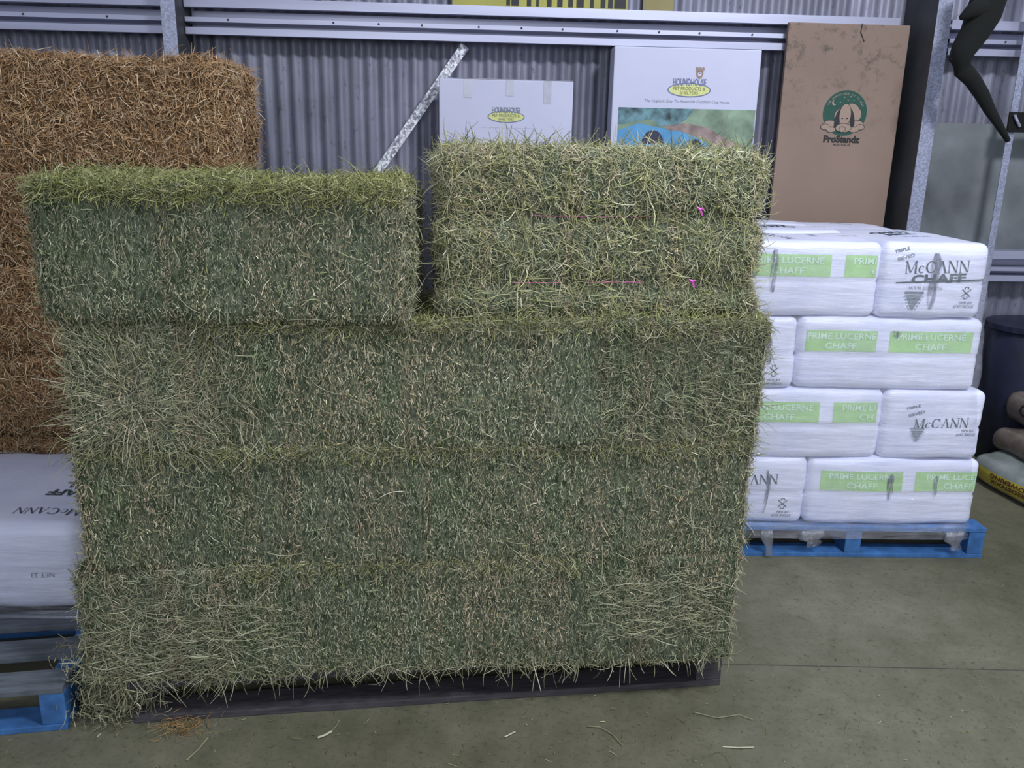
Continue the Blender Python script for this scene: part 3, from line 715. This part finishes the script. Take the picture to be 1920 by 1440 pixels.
# the few stalks one can point at
def one_stalk(name, pix, rad, col_mat, label):
    pts = [at_z(px, py, .004 + rad) for px, py in pix]; mb = MB(); mb.tube(pts, rad, 6); o = mb.build(name, col_mat); tag(o, label, 'straw stalk', 'single stalks on the floor')
M['pale_stalk'] = simple('pale_stalk', (.55, .54, .36), .7, 0, .15, 20); M['olive_stalk'] = simple('olive_stalk', (.26, .26, .14), .7, 0, .2, 20); M['orange_stalk'] = simple('orange_stalk', (.42, .24, .11), .7, 0, .2, 20)
one_stalk('fallen_stalk', [(596, 1383), (610, 1378), (622, 1371)], .0032, M['pale_stalk'], 'short thick pale stalk on floor in front of the dark pallet')
one_stalk('fallen_stalk', [(622, 1371), (631, 1360), (636, 1350)], .0014, M['olive_stalk'], 'thin olive stem rising to the pallet edge from a pale stalk')
one_stalk('fallen_stalk', [(1102, 1361), (1125, 1363), (1148, 1376), (1168, 1398)], .0015, M['olive_stalk'], 'long curved olive stalk on floor below middle of the pallet')
one_stalk('fallen_stalk', [(1355, 1400), (1385, 1402), (1413, 1401)], .0016, M['pale_stalk'], 'straight pale stalk on floor right of the pallet, near bottom edge')
one_stalk('fallen_stalk', [(946, 1382), (966, 1372)], .0022, M['pale_stalk'], 'short pale stalk on floor below the middle bottom bale')
one_stalk('fallen_stalk', [(1300, 1335), (1345, 1346), (1385, 1340), (1412, 1349)], .0013, M['olive_stalk'], 'wavy olive stalk on floor just off the right pallet corner')
one_stalk('fallen_stalk', [(350, 1425), (372, 1405), (390, 1383)], .0024, M['olive_stalk'], 'slanted olive stalk on floor at lower left')
parts = []; n = 130; c0 = at_z(345, 1366); P = np.stack([c0.x + g.normal(0, .035, n), c0.y + g.normal(0, .018, n), g.uniform(.003, .02, n)], -1); a = g.uniform(0, 6.28, n)
T = np.stack([np.cos(a), np.sin(a), g.uniform(0, .3, n)], -1); T /= np.linalg.norm(T, axis=1)[:, None]
parts.append(stalk_mesh('', P, T, np.tile([0, 0, 1.0], (n, 1)), g.uniform(.02, .06, n), g.uniform(.0012, .002, n), .6, pick([((.38, .22, .10), 1), ((.30, .24, .12), 1)], n, g), g, True, 4))
o = merge_stalks('straw_tuft', parts, None); tag(o, 'small orange brown straw tuft on floor at left of the dark pallet', 'straw', kind='stuff')

# ------------------------------------------------------------------ straw stack behind at left
SY = 3.20
def straw(pr, ymid, z0, h, seed, label, fwd=0, gain=1, L=1.25, rz=0):  # gain tones down the lower bales' stalk colour to imitate shade
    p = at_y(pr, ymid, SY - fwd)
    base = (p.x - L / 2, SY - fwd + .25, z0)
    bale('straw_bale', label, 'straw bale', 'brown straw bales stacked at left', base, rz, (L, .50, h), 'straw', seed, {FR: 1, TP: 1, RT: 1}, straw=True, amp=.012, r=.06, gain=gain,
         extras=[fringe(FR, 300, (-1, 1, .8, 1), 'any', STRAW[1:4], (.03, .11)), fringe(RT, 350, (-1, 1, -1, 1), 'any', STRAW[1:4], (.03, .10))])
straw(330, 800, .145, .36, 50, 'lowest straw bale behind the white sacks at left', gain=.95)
straw(340, 760, .50, .37, 51, 'reddish straw bale just above the white sacks at left, darkened to imitate shade', gain=.85)
straw(350, 600, .86, .37, 52, 'straw bale third up, darkened to imitate shade, between left frame edge and hay', gain=.88, fwd=.02)
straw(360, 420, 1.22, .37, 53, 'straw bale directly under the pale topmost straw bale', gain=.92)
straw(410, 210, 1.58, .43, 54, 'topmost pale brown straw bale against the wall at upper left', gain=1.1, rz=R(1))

# ------------------------------------------------------------------ pallets
def pallet(name, loc, rz, label, W_=1.165, D_=1.165, deck=None):
    r = empty(name, loc, rz); tag(r, label, 'pallet'); hw = W_ / 2
    for yy in (0, D_ / 2 - .05, D_ - .10):
        mb = MB(); mb.span((-hw, yy, 0), (hw, yy + .10, .020), .003); mb.build('bottom_board', M['blue'], r)
    for xx in (-hw, -.035, hw - .07):
        mb = MB(); mb.span((xx, .003, .020), (xx + .07, D_ - .003, .125), .004); mb.build('bearer', M['blue'], r)
    for k in range(7):
        yy = k * (D_ - .10) / 6; mb = MB(); mb.span((-hw, yy, .125), (hw, yy + .10, .145), .003); mb.build('deck_board', deck or M['blue'], r)
    return r
# right hand pallet
cr = at_z(1840, 1047); cl = at_z(1400, 1043); cy = math.atan2(cr.y - cl.y, cr.x - cl.x)
cx = Vector((math.cos(cy), math.sin(cy), 0)); cn = Vector((-math.sin(cy), math.cos(cy), 0))
PC = cr - cx * (1.165 / 2)
pallet('blue_pallet', PC, cy, 'bright blue pallet carrying wrapped white sacks at right')
# left hand pallet
lp = at_z(128, 1368); pl2 = Vector((lp.x - 1.165 / 2, lp.y, 0))
pallet('blue_pallet', Vector((lp.x, lp.y, 0)) - Vector((math.cos(R(10)), math.sin(R(10)), 0)) * (1.165 / 2), R(10), 'blue pallet with worn grey deck at lower left', deck=M['blue_worn'])
pallet('blue_pallet', (pl2.x - .02, 3.16, 0), 0, 'blue pallet beneath the straw, behind the left pallet', deck=M['blue_worn'])

# ------------------------------------------------------------------ white chaff sacks
def project(VF, P2d, bvh, view, off):
    """lay a flat print on the sack: view 'front' rays +y, 'top' rays -z; returns verts"""
    bm = bmesh.new(); vs = [bm.verts.new((p[0], p[1], 0)) for p in P2d]
    for f in VF[1]:
        try: bm.faces.new([vs[i] for i in f])
        except Exception: pass
    bmesh.ops.triangulate(bm, faces=bm.faces)
    for _ in range(3):
        es = [e for e in bm.edges if e.calc_length() > .025]
        if not es: break
        bmesh.ops.subdivide_edges(bm, edges=es, cuts=1); bmesh.ops.triangulate(bm, faces=[f for f in bm.faces if len(f.verts) > 3])
    bad = []
    for v in bm.verts:
        if view == 'front': h = bvh.ray_cast(Vector((v.co.x, -2, v.co.y)), Vector((0, 1, 0)))
        else: h = bvh.ray_cast(Vector((v.co.x, v.co.y, 3)), Vector((0, 0, -1)))
        if h[0] is None: bad.append(v); continue
        v.co = h[0] + h[1] * off if h[1].dot(Vector((0, -1, 0)) if view == 'front' else Vector((0, 0, 1))) > 0 else h[0] - h[1] * off
    bmesh.ops.delete(bm, geom=bad, context='VERTS')
    me = bpy.data.meshes.new('print'); bm.to_mesh(me); bm.free(); return me
def put(name, VF, P2d, bvh, view, mat, parent, off=.0015):
    me = project(VF, P2d, bvh, view, off); o = link(name, me, mat, parent); return o
def recycle_mark():
    V = []; Fs = []
    def seg(a, b, t=.07):
        a = np.array(a); b = np.array(b); d = (b - a) / np.linalg.norm(b - a); s = np.array([-d[1], d[0]]) * t; n = len(V)
        V.extend([(*(a - s), 0), (*(a + s), 0), (*(b + s), 0), (*(b - s), 0)]); Fs.append([n, n + 1, n + 2, n + 3])
    seg((-.8, -.7), (.8, .8), .09); seg((-.8, .8), (.8, -.7), .09)
    for cy_, s in ((1.0, 1), (-.85, -1)):
        pts = [(.34 * math.cos(R(a)), cy_ + s * .30 * math.sin(R(a))) for a in range(-40, 221, 20)]
        for i in range(len(pts) - 1): seg(pts[i], pts[i + 1])
    return np.array(V), Fs
def diamond_mark():
    V = []; Fs = []
    def q(x0, x1, y0, y1, sh=0):
        n = len(V); V.extend([(x0, y0, 0), (x1, y0, 0), (x1 + sh, y1, 0), (x0 - sh, y1, 0)]); Fs.append([n, n + 1, n + 2, n + 3])
    for k in range(5):
        w_ = .12 + k * .17; q(-w_, w_, k * .19, k * .19 + .15, .09)
    for k in range(5):
        for s in (-1, 1):
            x = s * (.34 + k * .16); q(x - .05, x + .05, k * .19, k * .19 + .1)
    q(-1, 1, .98, 1.12, 0)
    return np.array(V, float), Fs
DM = diamond_mark(); RM = recycle_mark(); MC = serif_mesh('McCANN')
T_TRI, T_SIE, T_OF, T_ST = text_mesh('TRIPLE', .02), text_mesh('SIEVED', .02), text_mesh('OF SUN', .02), text_mesh('STORE OUT', .02)
T_PL, T_CH = text_mesh('PRIME LUCERNE', .02), text_mesh('CHAFF', .02)
T_CM, T_MI, T_ND, T_WE = text_mesh('CHAFF', .04), text_mesh('MILL', .04), text_mesh('USE NO HOOKS', .01), text_mesh('FORREST N.S.W', .0)
T_NET = text_mesh('NET 23', .01)
def sack(label, loc, rz, dims, seed, prints, view_name='white_sack', group='white chaff sacks on the right blue pallet', crease=True, rr=.034, bulge=.006):
    root = empty(view_name, loc, rz); tag(root, label, 'sack', group)
    rb = RoundBox(dims, rr, seed, .0035, 9, [(-.005, .006, .006)] if crease else None, (1, 1, 1), bulge)
    me = rb.mesh('sack_body', .014); me.transform(Matrix.Translation((0, 0, dims[2] / 2))); body = link('sack_body', me, M['sack'], root)
    bv = BVHTree.FromPolygons([v.co for v in me.vertices], [list(p.vertices) for p in me.polygons])
    w_, d_, h_ = dims; zc = h_ / 2
    for pr in prints:
        k = pr[0]
        if k == 'green':                     # ('green', x0, x1)
            G = grid_mesh(16, 5); P2d = G[0][:, :2] * [pr[2] - pr[1], .088] + [pr[1], zc + .010 + (pr[3] if len(pr) > 3 else 0)]
            o = put('green_panel', G, P2d, bv, 'front', M['green_print'], root, .0012)
            c = (pr[1] + pr[2]) / 2 if len(pr) < 5 else pr[4]; yz = zc + .010 + (pr[3] if len(pr) > 3 else 0); lo, hi = pr[1], pr[2]
            for T_, zz_, ww in ((T_PL, yz + .065, .285), (T_CH, yz + .024, .13)):
                F2 = fit(T_[0], c, zz_, ww, .026)
                keep = [f for f in T_[1] if all(lo + .004 < F2[i, 0] < hi - .004 for i in f)]
                if keep: put('panel_lettering', (T_[0], keep), F2, bv, 'front', M['pale_print'], o, .0030)
        elif k == 'mc': put('brand_lettering', MC, fit(MC[0], pr[1], zc + pr[2], pr[3], .046 * pr[3] / .24, .03), bv, 'front', M['dark_print'], root, .002)
        elif k == 'ts':
            put('small_lettering', T_TRI, fit(T_TRI[0], pr[1], zc + pr[2] + .028, .062, .012, .25), bv, 'front', M['grey_print'], root, .002)
            put('small_lettering', T_SIE, fit(T_SIE[0], pr[1] + .018, zc + pr[2], .070, .014, .3), bv, 'front', M['grey_print'], root, .002)
        elif k == 'rec':
            put('hook_mark', RM, fit(RM[0], pr[1], zc + pr[2], .040, .052), bv, 'front', M['dark_print'], root, .002)
            put('small_lettering', T_OF, fit(T_OF[0], pr[1] + .005, zc + pr[2] - .040, .052, .010, math.pi), bv, 'front', M['grey_print'], root, .002)
            put('small_lettering', T_ST, fit(T_ST[0], pr[1] - .002, zc + pr[2] - .056, .085, .012, math.pi), bv, 'front', M['grey_print'], root, .002)
        elif k == 'sun':
            put('small_lettering', T_OF, fit(T_OF[0], pr[1] + .005, zc + pr[2], .052, .010, math.pi), bv, 'front', M['grey_print'], root, .002)
            put('small_lettering', T_ST, fit(T_ST[0], pr[1] - .002, zc + pr[2] - .016, .085, .012, math.pi), bv, 'front', M['grey_print'], root, .002)
        elif k == 'dia': put('triangle_mark', DM, fit(DM[0], pr[1], zc + pr[2], .080 * pr[3], .076 * pr[3]), bv, 'front', M['grey_print'], root, .002)
        elif k == 'wave':                    # folded CHAFF lettering along the crease
            put('folded_lettering', T_CM, fit(T_CM[0], pr[1], zc + .012, .22, .036, .05), bv, 'front', M['dark_print'], root, .002)
            G = grid_mesh(20, 1); P2d = G[0][:, :2] * [.36, .007] + [pr[1] - .17, zc - .004]; P2d[:, 1] += P2d[:, 0] * .05
            put('folded_lettering', G, P2d, bv, 'front', M['dark_print'], root, .002)
            put('small_lettering', T_WE, fit(T_WE[0], pr[1] - .05, zc - .028, .14, .013, math.pi), bv, 'front', M['grey_print'], root, .002)
        elif k == 'scuff':                   # x, z, w, h
            G = grid_mesh(4, 14); P2d = (G[0][:, :2] - .5) * [pr[3], pr[4]] + [pr[1], zc + pr[2]]
            gg = np.random.default_rng(seed + 3); P2d[:, 0] += np.interp(G[0][:, 1], [0, .3, .6, 1], gg.normal(0, .006, 4)); P2d[:, 0] = pr[1] + (P2d[:, 0] - pr[1]) * np.interp(G[0][:, 1], [0, .15, .8, 1], [.35, .8, 1, .45])
            put('scuff_mark', G, P2d, bv, 'front', M['scuff'], root, .004)
        elif k == 'topmill':
            rot = pr[3]
            for T_, dy, ww, hh in ((T_CM, .045, .20, .05), (T_MI, -.02, .14, .045)):
                c_, s_ = math.cos(rot), math.sin(rot)
                put('top_lettering', T_, fit(T_[0], pr[1] - dy * s_, pr[2] + dy * c_, ww, hh, rot), bv, 'top', M['dark_print'], root, .002)
        elif k == 'topmc': put('top_lettering', MC, fit(MC[0], pr[1], pr[2], .22, .045, pr[3]), bv, 'top', M['dark_print'], root, .002)
        elif k == 'topnet': put('top_lettering', T_NET, fit(T_NET[0], pr[1], pr[2], .10, .022, pr[3]), bv, 'top', M['grey_print'], root, .002)
        elif k == 'topsun': put('top_lettering', T_ST, fit(T_ST[0], pr[1], pr[2], .12, .025, pr[3]), bv, 'top', M['grey_print'], root, .002)
        elif k == 'frontnet': put('small_lettering', T_NET, fit(T_NET[0], pr[1], zc + pr[2], .075, .016, pr[3]), bv, 'front', M['grey_print'], root, .002)
    return root, bv
HL = .308
ZL = [.147 + i * HL for i in range(4)]
def px_x(px, py):                 # local x on the sack front plane
    p = at_plane(px, py, PC, -cn) - PC; return p.dot(cx)
FW = .02
def place(pl, pr, py, depth):     # sack centre position (world) from its front edges in local x
    a, b = px_x(pl, py), px_x(pr, py); return a, b
def sk(label, xl, xr, layer, depth, y0, seed, prints, dz=0, h=None):
    w_ = xr - xl; h = h or HL - .002; c = PC + cx * ((xl + xr) / 2) + cn * (y0 + depth / 2); c.z = ZL[layer] + dz
    return sack(label, c, cy, (w_, depth, h), seed, prints)
XL, XR = -.57, px_x(1838, 950)
s3 = px_x(1656, 520); s2 = px_x(1499, 660); s1 = px_x(1659, 800); s0 = px_x(1513, 930)
X3R = px_x(1855, 520); X2R = px_x(1847, 660); X1R = px_x(1850, 800); X0R = px_x(1838, 930)
def gp(c, px, py): return px_x(px, py) - c
# layer 0
c = (s0 + X0R) / 2; w_ = (X0R - s0) / 2
sk('white sack with two green panels on bottom layer at right, resting on the blue pallet', s0, X0R, 0, .39, FW, 101, [('green', gp(c, 1540, 920), gp(c, 1693, 920)), ('green', gp(c, 1717, 918), w_ - .012, 0, gp(c, 1800, 918)), ('scuff', gp(c, 1670, 920), .03, .03, .12), ('scuff', gp(c, 1760, 900), .03, .02, .10)])
sk('white end-on sack with dark lettering on bottom layer, partly hidden by hay', XL, s0, 0, .76, FW + .005, 102, [('mc', gp((XL + s0) / 2, 1408, 917), .055, .24), ('rec', gp((XL + s0) / 2, 1469, 955), -.055), ('scuff', gp((XL + s0) / 2, 1437, 930), .0, .018, .2)])
# layer 1
c = (s1 + X1R) / 2
sk('white end-on sack with glossy corner, right end of second layer from the pallet', s1, X1R, 1, .76, FW, 103, [('ts', gp(c, 1712, 790), .055), ('mc', gp(c, 1768, 806), .012, .235), ('dia', gp(c, 1721, 822), -.040, .8), ('sun', gp(c, 1815, 818), -.02)])
c = (XL + s1) / 2
sk('white side-on sack with wrinkled film, left on second layer from the pallet', XL, s1, 1, .39, FW + .004, 104, [('green', gp(c, 1388, 775), gp(c, 1539, 775)), ('green', gp(c, 1565, 775), (s1 - XL) / 2 - .03, 0, gp(c, 1645, 775))])
# layer 2
c = (s2 + X2R) / 2
sk('white side-on sack with clearest pair of green panels, right on third layer', s2, X2R, 2, .39, FW + .004, 105, [('green', gp(c, 1514, 645), gp(c, 1647, 645)), ('green', gp(c, 1672, 640), gp(c, 1830, 640)), ('scuff', gp(c, 1686, 612), .085, .03, .03)])
c = (XL + s2) / 2
sk('white end-on sack beside the hay, left on third layer', XL, s2, 2, .76, FW, 106, [('rec', gp(c, 1452, 705), -.075), ('scuff', gp(c, 1445, 650), .02, .025, .14), ('mc', gp(c, 1400, 640), .05, .2)])
# layer 3
c = (s3 + X3R) / 2
sk('white end-on sack with black streak, right end of the top layer', s3, X3R, 3, .76, FW - .004, 107, [('ts', gp(c, 1700, 441), .095), ('mc', gp(c, 1766, 468), .058, .26), ('wave', gp(c, 1765, 505)), ('rec', gp(c, 1818, 527), -.045), ('dia', gp(c, 1716, 553), -.080, 1), ('scuff', gp(c, 1757, 500), .0, .045, .225), ('topmill', -.02, -.06, .25), ('topsun', .02, -.16, .1)])
c = (XL + s3) / 2
sk('white side-on sack with two green panels at front of the top layer', XL, s3, 3, .39, FW, 108, [('green', gp(c, 1400, 490), gp(c, 1563, 490)), ('green', gp(c, 1590, 490), (s3 - XL) / 2 - .02, 0, gp(c, 1672, 490)), ('scuff', gp(c, 1457, 485), .03, .032, .17), ('topmc', -.12, -.02, 1.9), ('topsun', .05, .02, 1.5), ('topnet', .2, .0, .3)])
# the sacks behind on the top layer
sk('white sack behind the front one on the top layer, lettering upside down', XL, s3, 3, .38, FW + .40, 109, [('topmill', .0, .0, math.pi), ('topnet', .25, .0, math.pi)], dz=.008)
sk('white sack at the back of the top layer near the brown carton', XL, s3, 3, .36, FW + .79, 110, [('topmc', .0, .0, math.pi)], dz=.012)
sk('white sack at back right corner of the top layer', s3, X3R, 3, .38, FW + .77, 111, [('topsun', .0, .0, 0)])
for L_ in range(3):                # what carries them at the back
    sk('white sack at the back of the blue pallet, ' + ('lowest of the rear ones', 'second up of the rear ones', 'third up of the rear ones')[L_], XL, (X0R, X1R, X2R)[L_], L_, .36, FW + .79, 120 + L_, [])

# stretch film round the load
def film(name, x0, x1, y0, y1, z0, z1, loc, rz, label, seed, nlay, hl, zb, infl=.012, lean=0):
    n = 220; per = []; r_ = .06
    def rr(t):   # rounded rectangle by perimeter
        w_, d_ = x1 - x0 - 2 * r_, y1 - y0 - 2 * r_; segs = [w_, r_ * math.pi / 2, d_, r_ * math.pi / 2] * 1 + [w_, r_ * math.pi / 2, d_, r_ * math.pi / 2]
        s = t * sum(segs); cxs = [(x1 - r_, y0 + r_), (x1 - r_, y1 - r_), (x0 + r_, y1 - r_), (x0 + r_, y0 + r_)]
        for k in range(8):
            if s <= segs[k] or k == 7: break
            s -= segs[k]
        i = k // 2; ang = -math.pi / 2 + i * math.pi / 2
        if k % 2 == 0:
            nrm = (math.cos(ang), math.sin(ang)); tn = (-nrm[1], nrm[0]); c_ = cxs[i]; L_ = segs[k]
            return (c_[0] + nrm[0] * r_ - tn[0] * (L_ - s), c_[1] + nrm[1] * r_ - tn[1] * (L_ - s)), nrm
        a = ang + s / segs[k] * math.pi / 2; c_ = cxs[i]; return (c_[0] + r_ * math.cos(a), c_[1] + r_ * math.sin(a)), (math.cos(a), math.sin(a))
    zs = np.linspace(z0, z1, 110); V = []; sn_ = SN(seed, 16, 12, (.35, .35, 3.2))
    ring = [rr(i / n) for i in range(n)]
    for z in zs:
        lay = ((z - zb) / hl) % 1; prof_ = infl * (1 - abs(2 * lay - 1) ** 5) - .002
        if z < zb: prof_ = .012
        for (p, nm) in ring: V.append((p[0] + nm[0] * prof_ + (lean * max(0, 1 - z / z1) if p[0] > (x0 + x1) / 2 else 0), p[1] + nm[1] * prof_, z))
    V = np.array(V); nn = np.tile(np.array([(nm[0], nm[1], 0) for _, nm in ring]), (len(zs), 1)); V = V + nn * (sn_(V) * .0018)[:, None]
    I = np.arange(len(V)).reshape(len(zs), n); J = np.roll(I, -1, 1)
    Fq = np.stack([I[:-1], J[:-1], J[1:], I[1:]], -1).reshape(-1, 4)
    o = link(name, from_np(name, V, Fq), M['film'], None, True); o.location = loc; o.rotation_euler = (0, 0, rz); tag(o, label, 'plastic wrap'); return o
fm = film('stretch_wrap', XL - .008, X3R + .012, FW - .012, 1.19, .09, ZL[3] + .26, PC, cy, 'clear wrinkled stretch film wound around the white sacks at right', 201, 4, HL, ZL[0], .010, X0R - X3R)
# bunched ends of the film under the load
for px, py0, py1, w_ in ((1435, 1000, 1052, .03), (1785, 1008, 1032, .045), (1520, 998, 1012, .06)):
    a, b = px_x(px, py0), px_x(px + 4, py1); za = .10; zb_ = .10 - (py1 - py0) / 470
    mb = MB(); mb.tube([(a, -.012, za + .03), (a + .004, -.02, za), (b - .006, -.022, (za + max(zb_, .012)) / 2), (b, -.018, max(zb_, .012))], [w_ * .9, w_, w_ * .45, w_ * .6], 10)
    for v in mb.bm.verts: v.co.y = -.015 + (v.co.y + .015) * .25; v.co += Vector((random.uniform(-1, 1), 0, random.uniform(-1, 1))) * .003
    mb.build('film_tail', M['film_thick'], fm, True)

# ------------------------------------------------------------------ left sacks
lx = at_z(138, 1165, .15).x
def lsack(label, x1_, w_, y0, d_, seed, prints, h=.34):
    root, bv = sack(label, (x1_ - w_ / 2, y0 + d_ / 2, .147), R(1), (w_, d_, h), seed, prints, group='white sacks on the left blue pallet', rr=.07, bulge=.014)
    return root
lsack('white sack with upside-down lettering on the left blue pallet, under the straw', lx + .015, .80, 2.44, .74, 301, [('topmill', .26, -.05, math.pi), ('topmc', .235, -.245, math.pi), ('frontnet', .27, -.01, math.pi)], .315)
film('stretch_wrap', lx - .82, lx + .03, 2.425, 3.19, .10, .445, (0, 0, 0), 0, 'shiny clear film over the white sack at left edge', 202, 1, .315, .147, .012)

# ------------------------------------------------------------------ right edge things
# black bent shape hanging from the wall
OF = .62
def wp(px, py, off=OF):
    x, z = wl(px, py, off); return Vector((x, -off, z))
root = on_wall(empty('black_duct')); tag(root, 'large dark bent elbow shape hanging at upper right corner', 'duct')
mb = MB(); pts = [wp(1862, -60), wp(1858, -10), wp(1845, 25), wp(1826, 62), wp(1808, 92), wp(1801, 112)]
pts += [wp(1806, 132), wp(1822, 150), wp(1840, 176), wp(1858, 206), wp(1874, 234), wp(1889, 263)]
mb.tube(pts, [.085, .082, .078, .070, .058, .052, .047, .041, .034, .027, .020, .012], 18)
for v in mb.bm.verts:
    v.co += Vector((math.sin(v.co.z * 25), 0, math.sin(v.co.x * 30 + v.co.z * 18))) * .005
mb.build('bent_body', M['black'], root, True)
mb = MB(); mb.tube([wp(1846, 10, .66), wp(1820, 22, .66), wp(1801, 34, .66)], [.05, .035, .012], 12); mb.build('side_flap', M['black'], root, True)
# dark stack on the wall side of the right edge: added shade tub and feed bags
def bulk(name, p0, dims, seed, mat, label, cat, rz=0, group=None, amp=.012, r=.06, tilt=0):
    root = empty(name, p0, rz); root.rotation_euler = (tilt, 0, rz); tag(root, label, cat, group)
    rb = RoundBox(dims, r, seed, amp, 9, None, (1, 1, 1), .02); me = rb.mesh('bag_body', .02); me.transform(Matrix.Translation((0, 0, dims[2] / 2))); link('bag_body', me, mat, root)
    return root, BVHTree.FromPolygons([v.co for v in me.vertices], [list(p.vertices) for p in me.polygons])
p = at_z(1822, 898); q = at_z(1925, 955); dq = (q - p).normalized(); ba = math.atan2(dq.y, dq.x); nq = Vector((-dq.y, dq.x, 0))
def bag_at(a, off, L_, D_, z): v = p + dq * (a + L_ / 2) + nq * (off + D_ / 2); v.z = z; return v
r1, bv = bulk('feed_bag', bag_at(-.05, 0, .80, .48, 0), (.80, .48, .15), 401, M['bag_grey'], 'grey feed bag with yellow band lying on floor at right edge', 'bag', ba, 'feed bags at the right edge')
G = grid_mesh(20, 4); put('yellow_band', G, (G[0][:, :2]) * [.62, .075] + [-.30, .030], bv, 'front', M['bag_yellow'], r1, .002)
for s_, zz_, mm in (('POWERING', .098, M['maroon']), ('SEEDSTOCK', .070, M['maroon'])):
    t = text_mesh(s_, .03); put('bag_lettering', t, fit(t[0], -.06, zz_ - .01, .26, .022, math.pi), bv, 'front', mm, r1, .004)
r2, bv = bulk('feed_bag', bag_at(-.10, .16, .82, .46, .15), (.82, .46, .15), 402, M['bag_brown'], 'brownish clear plastic feed bag, second from the floor at right edge', 'bag', ba + R(6), 'feed bags at the right edge')
r3, bv = bulk('feed_bag', bag_at(-.16, .24, .62, .44, .30), (.62, .44, .16), 403, M['bag_brown'], 'brown plastic feed bag topmost in pile at right edge', 'bag', ba + R(-4), 'feed bags at the right edge')
for (ax_, zz_) in ((-.1, .10),):
    V, Fs = disc_mesh(20, .7); put('ring_mark', (V, Fs), fit(V, ax_, zz_, .09, .07), bv, 'front', M['ink'], r3, .003)
# tub added behind, its navy standing in for the shaded wall
root = on_wall(empty('shade_tub')); x, z = wl(1900, 600, .30); x0, _ = wl(1800, 650, .30)
tag(root, 'dark navy tub added to fill the shaded spot by the wall behind the white sacks at right', 'shade fill')
mb = MB(); N_ = 24; cxx = (x0 + x) / 2 + .30
for (r0, z0_) in ((.40, 0),):
    mb.tube([(cxx, -.33, .0), (cxx, -.33, .45), (cxx, -.33, z - .05), (cxx, -.33, z - .045)], [.23, .25, .27, .26], 28)
mb.build('shade_tub_body', M['navy'], root, True)
mb = MB(); mb.tube([(cxx, -.33, z - .045), (cxx, -.33, z - .015)], [.285, .285], 28); mb.build('rim', M['navy'], root)
x, z = wl(1905, 225, .3); root = on_wall(empty('pale_hook')); tag(root, 'small pale bracket on dark backing at right frame edge', 'bracket')
mb = MB(); mb.span((x, -.24, z - .06), (x + .3, -.23, z + .045)); mb.build('backing', M['black'], root)
mb = MB(); mb.tube([(x + .02, -.25, z + .03), (x + .035, -.255, z), (x + .06, -.25, z - .03)], .008, 8); mb.build('hook', M['galv'], root)
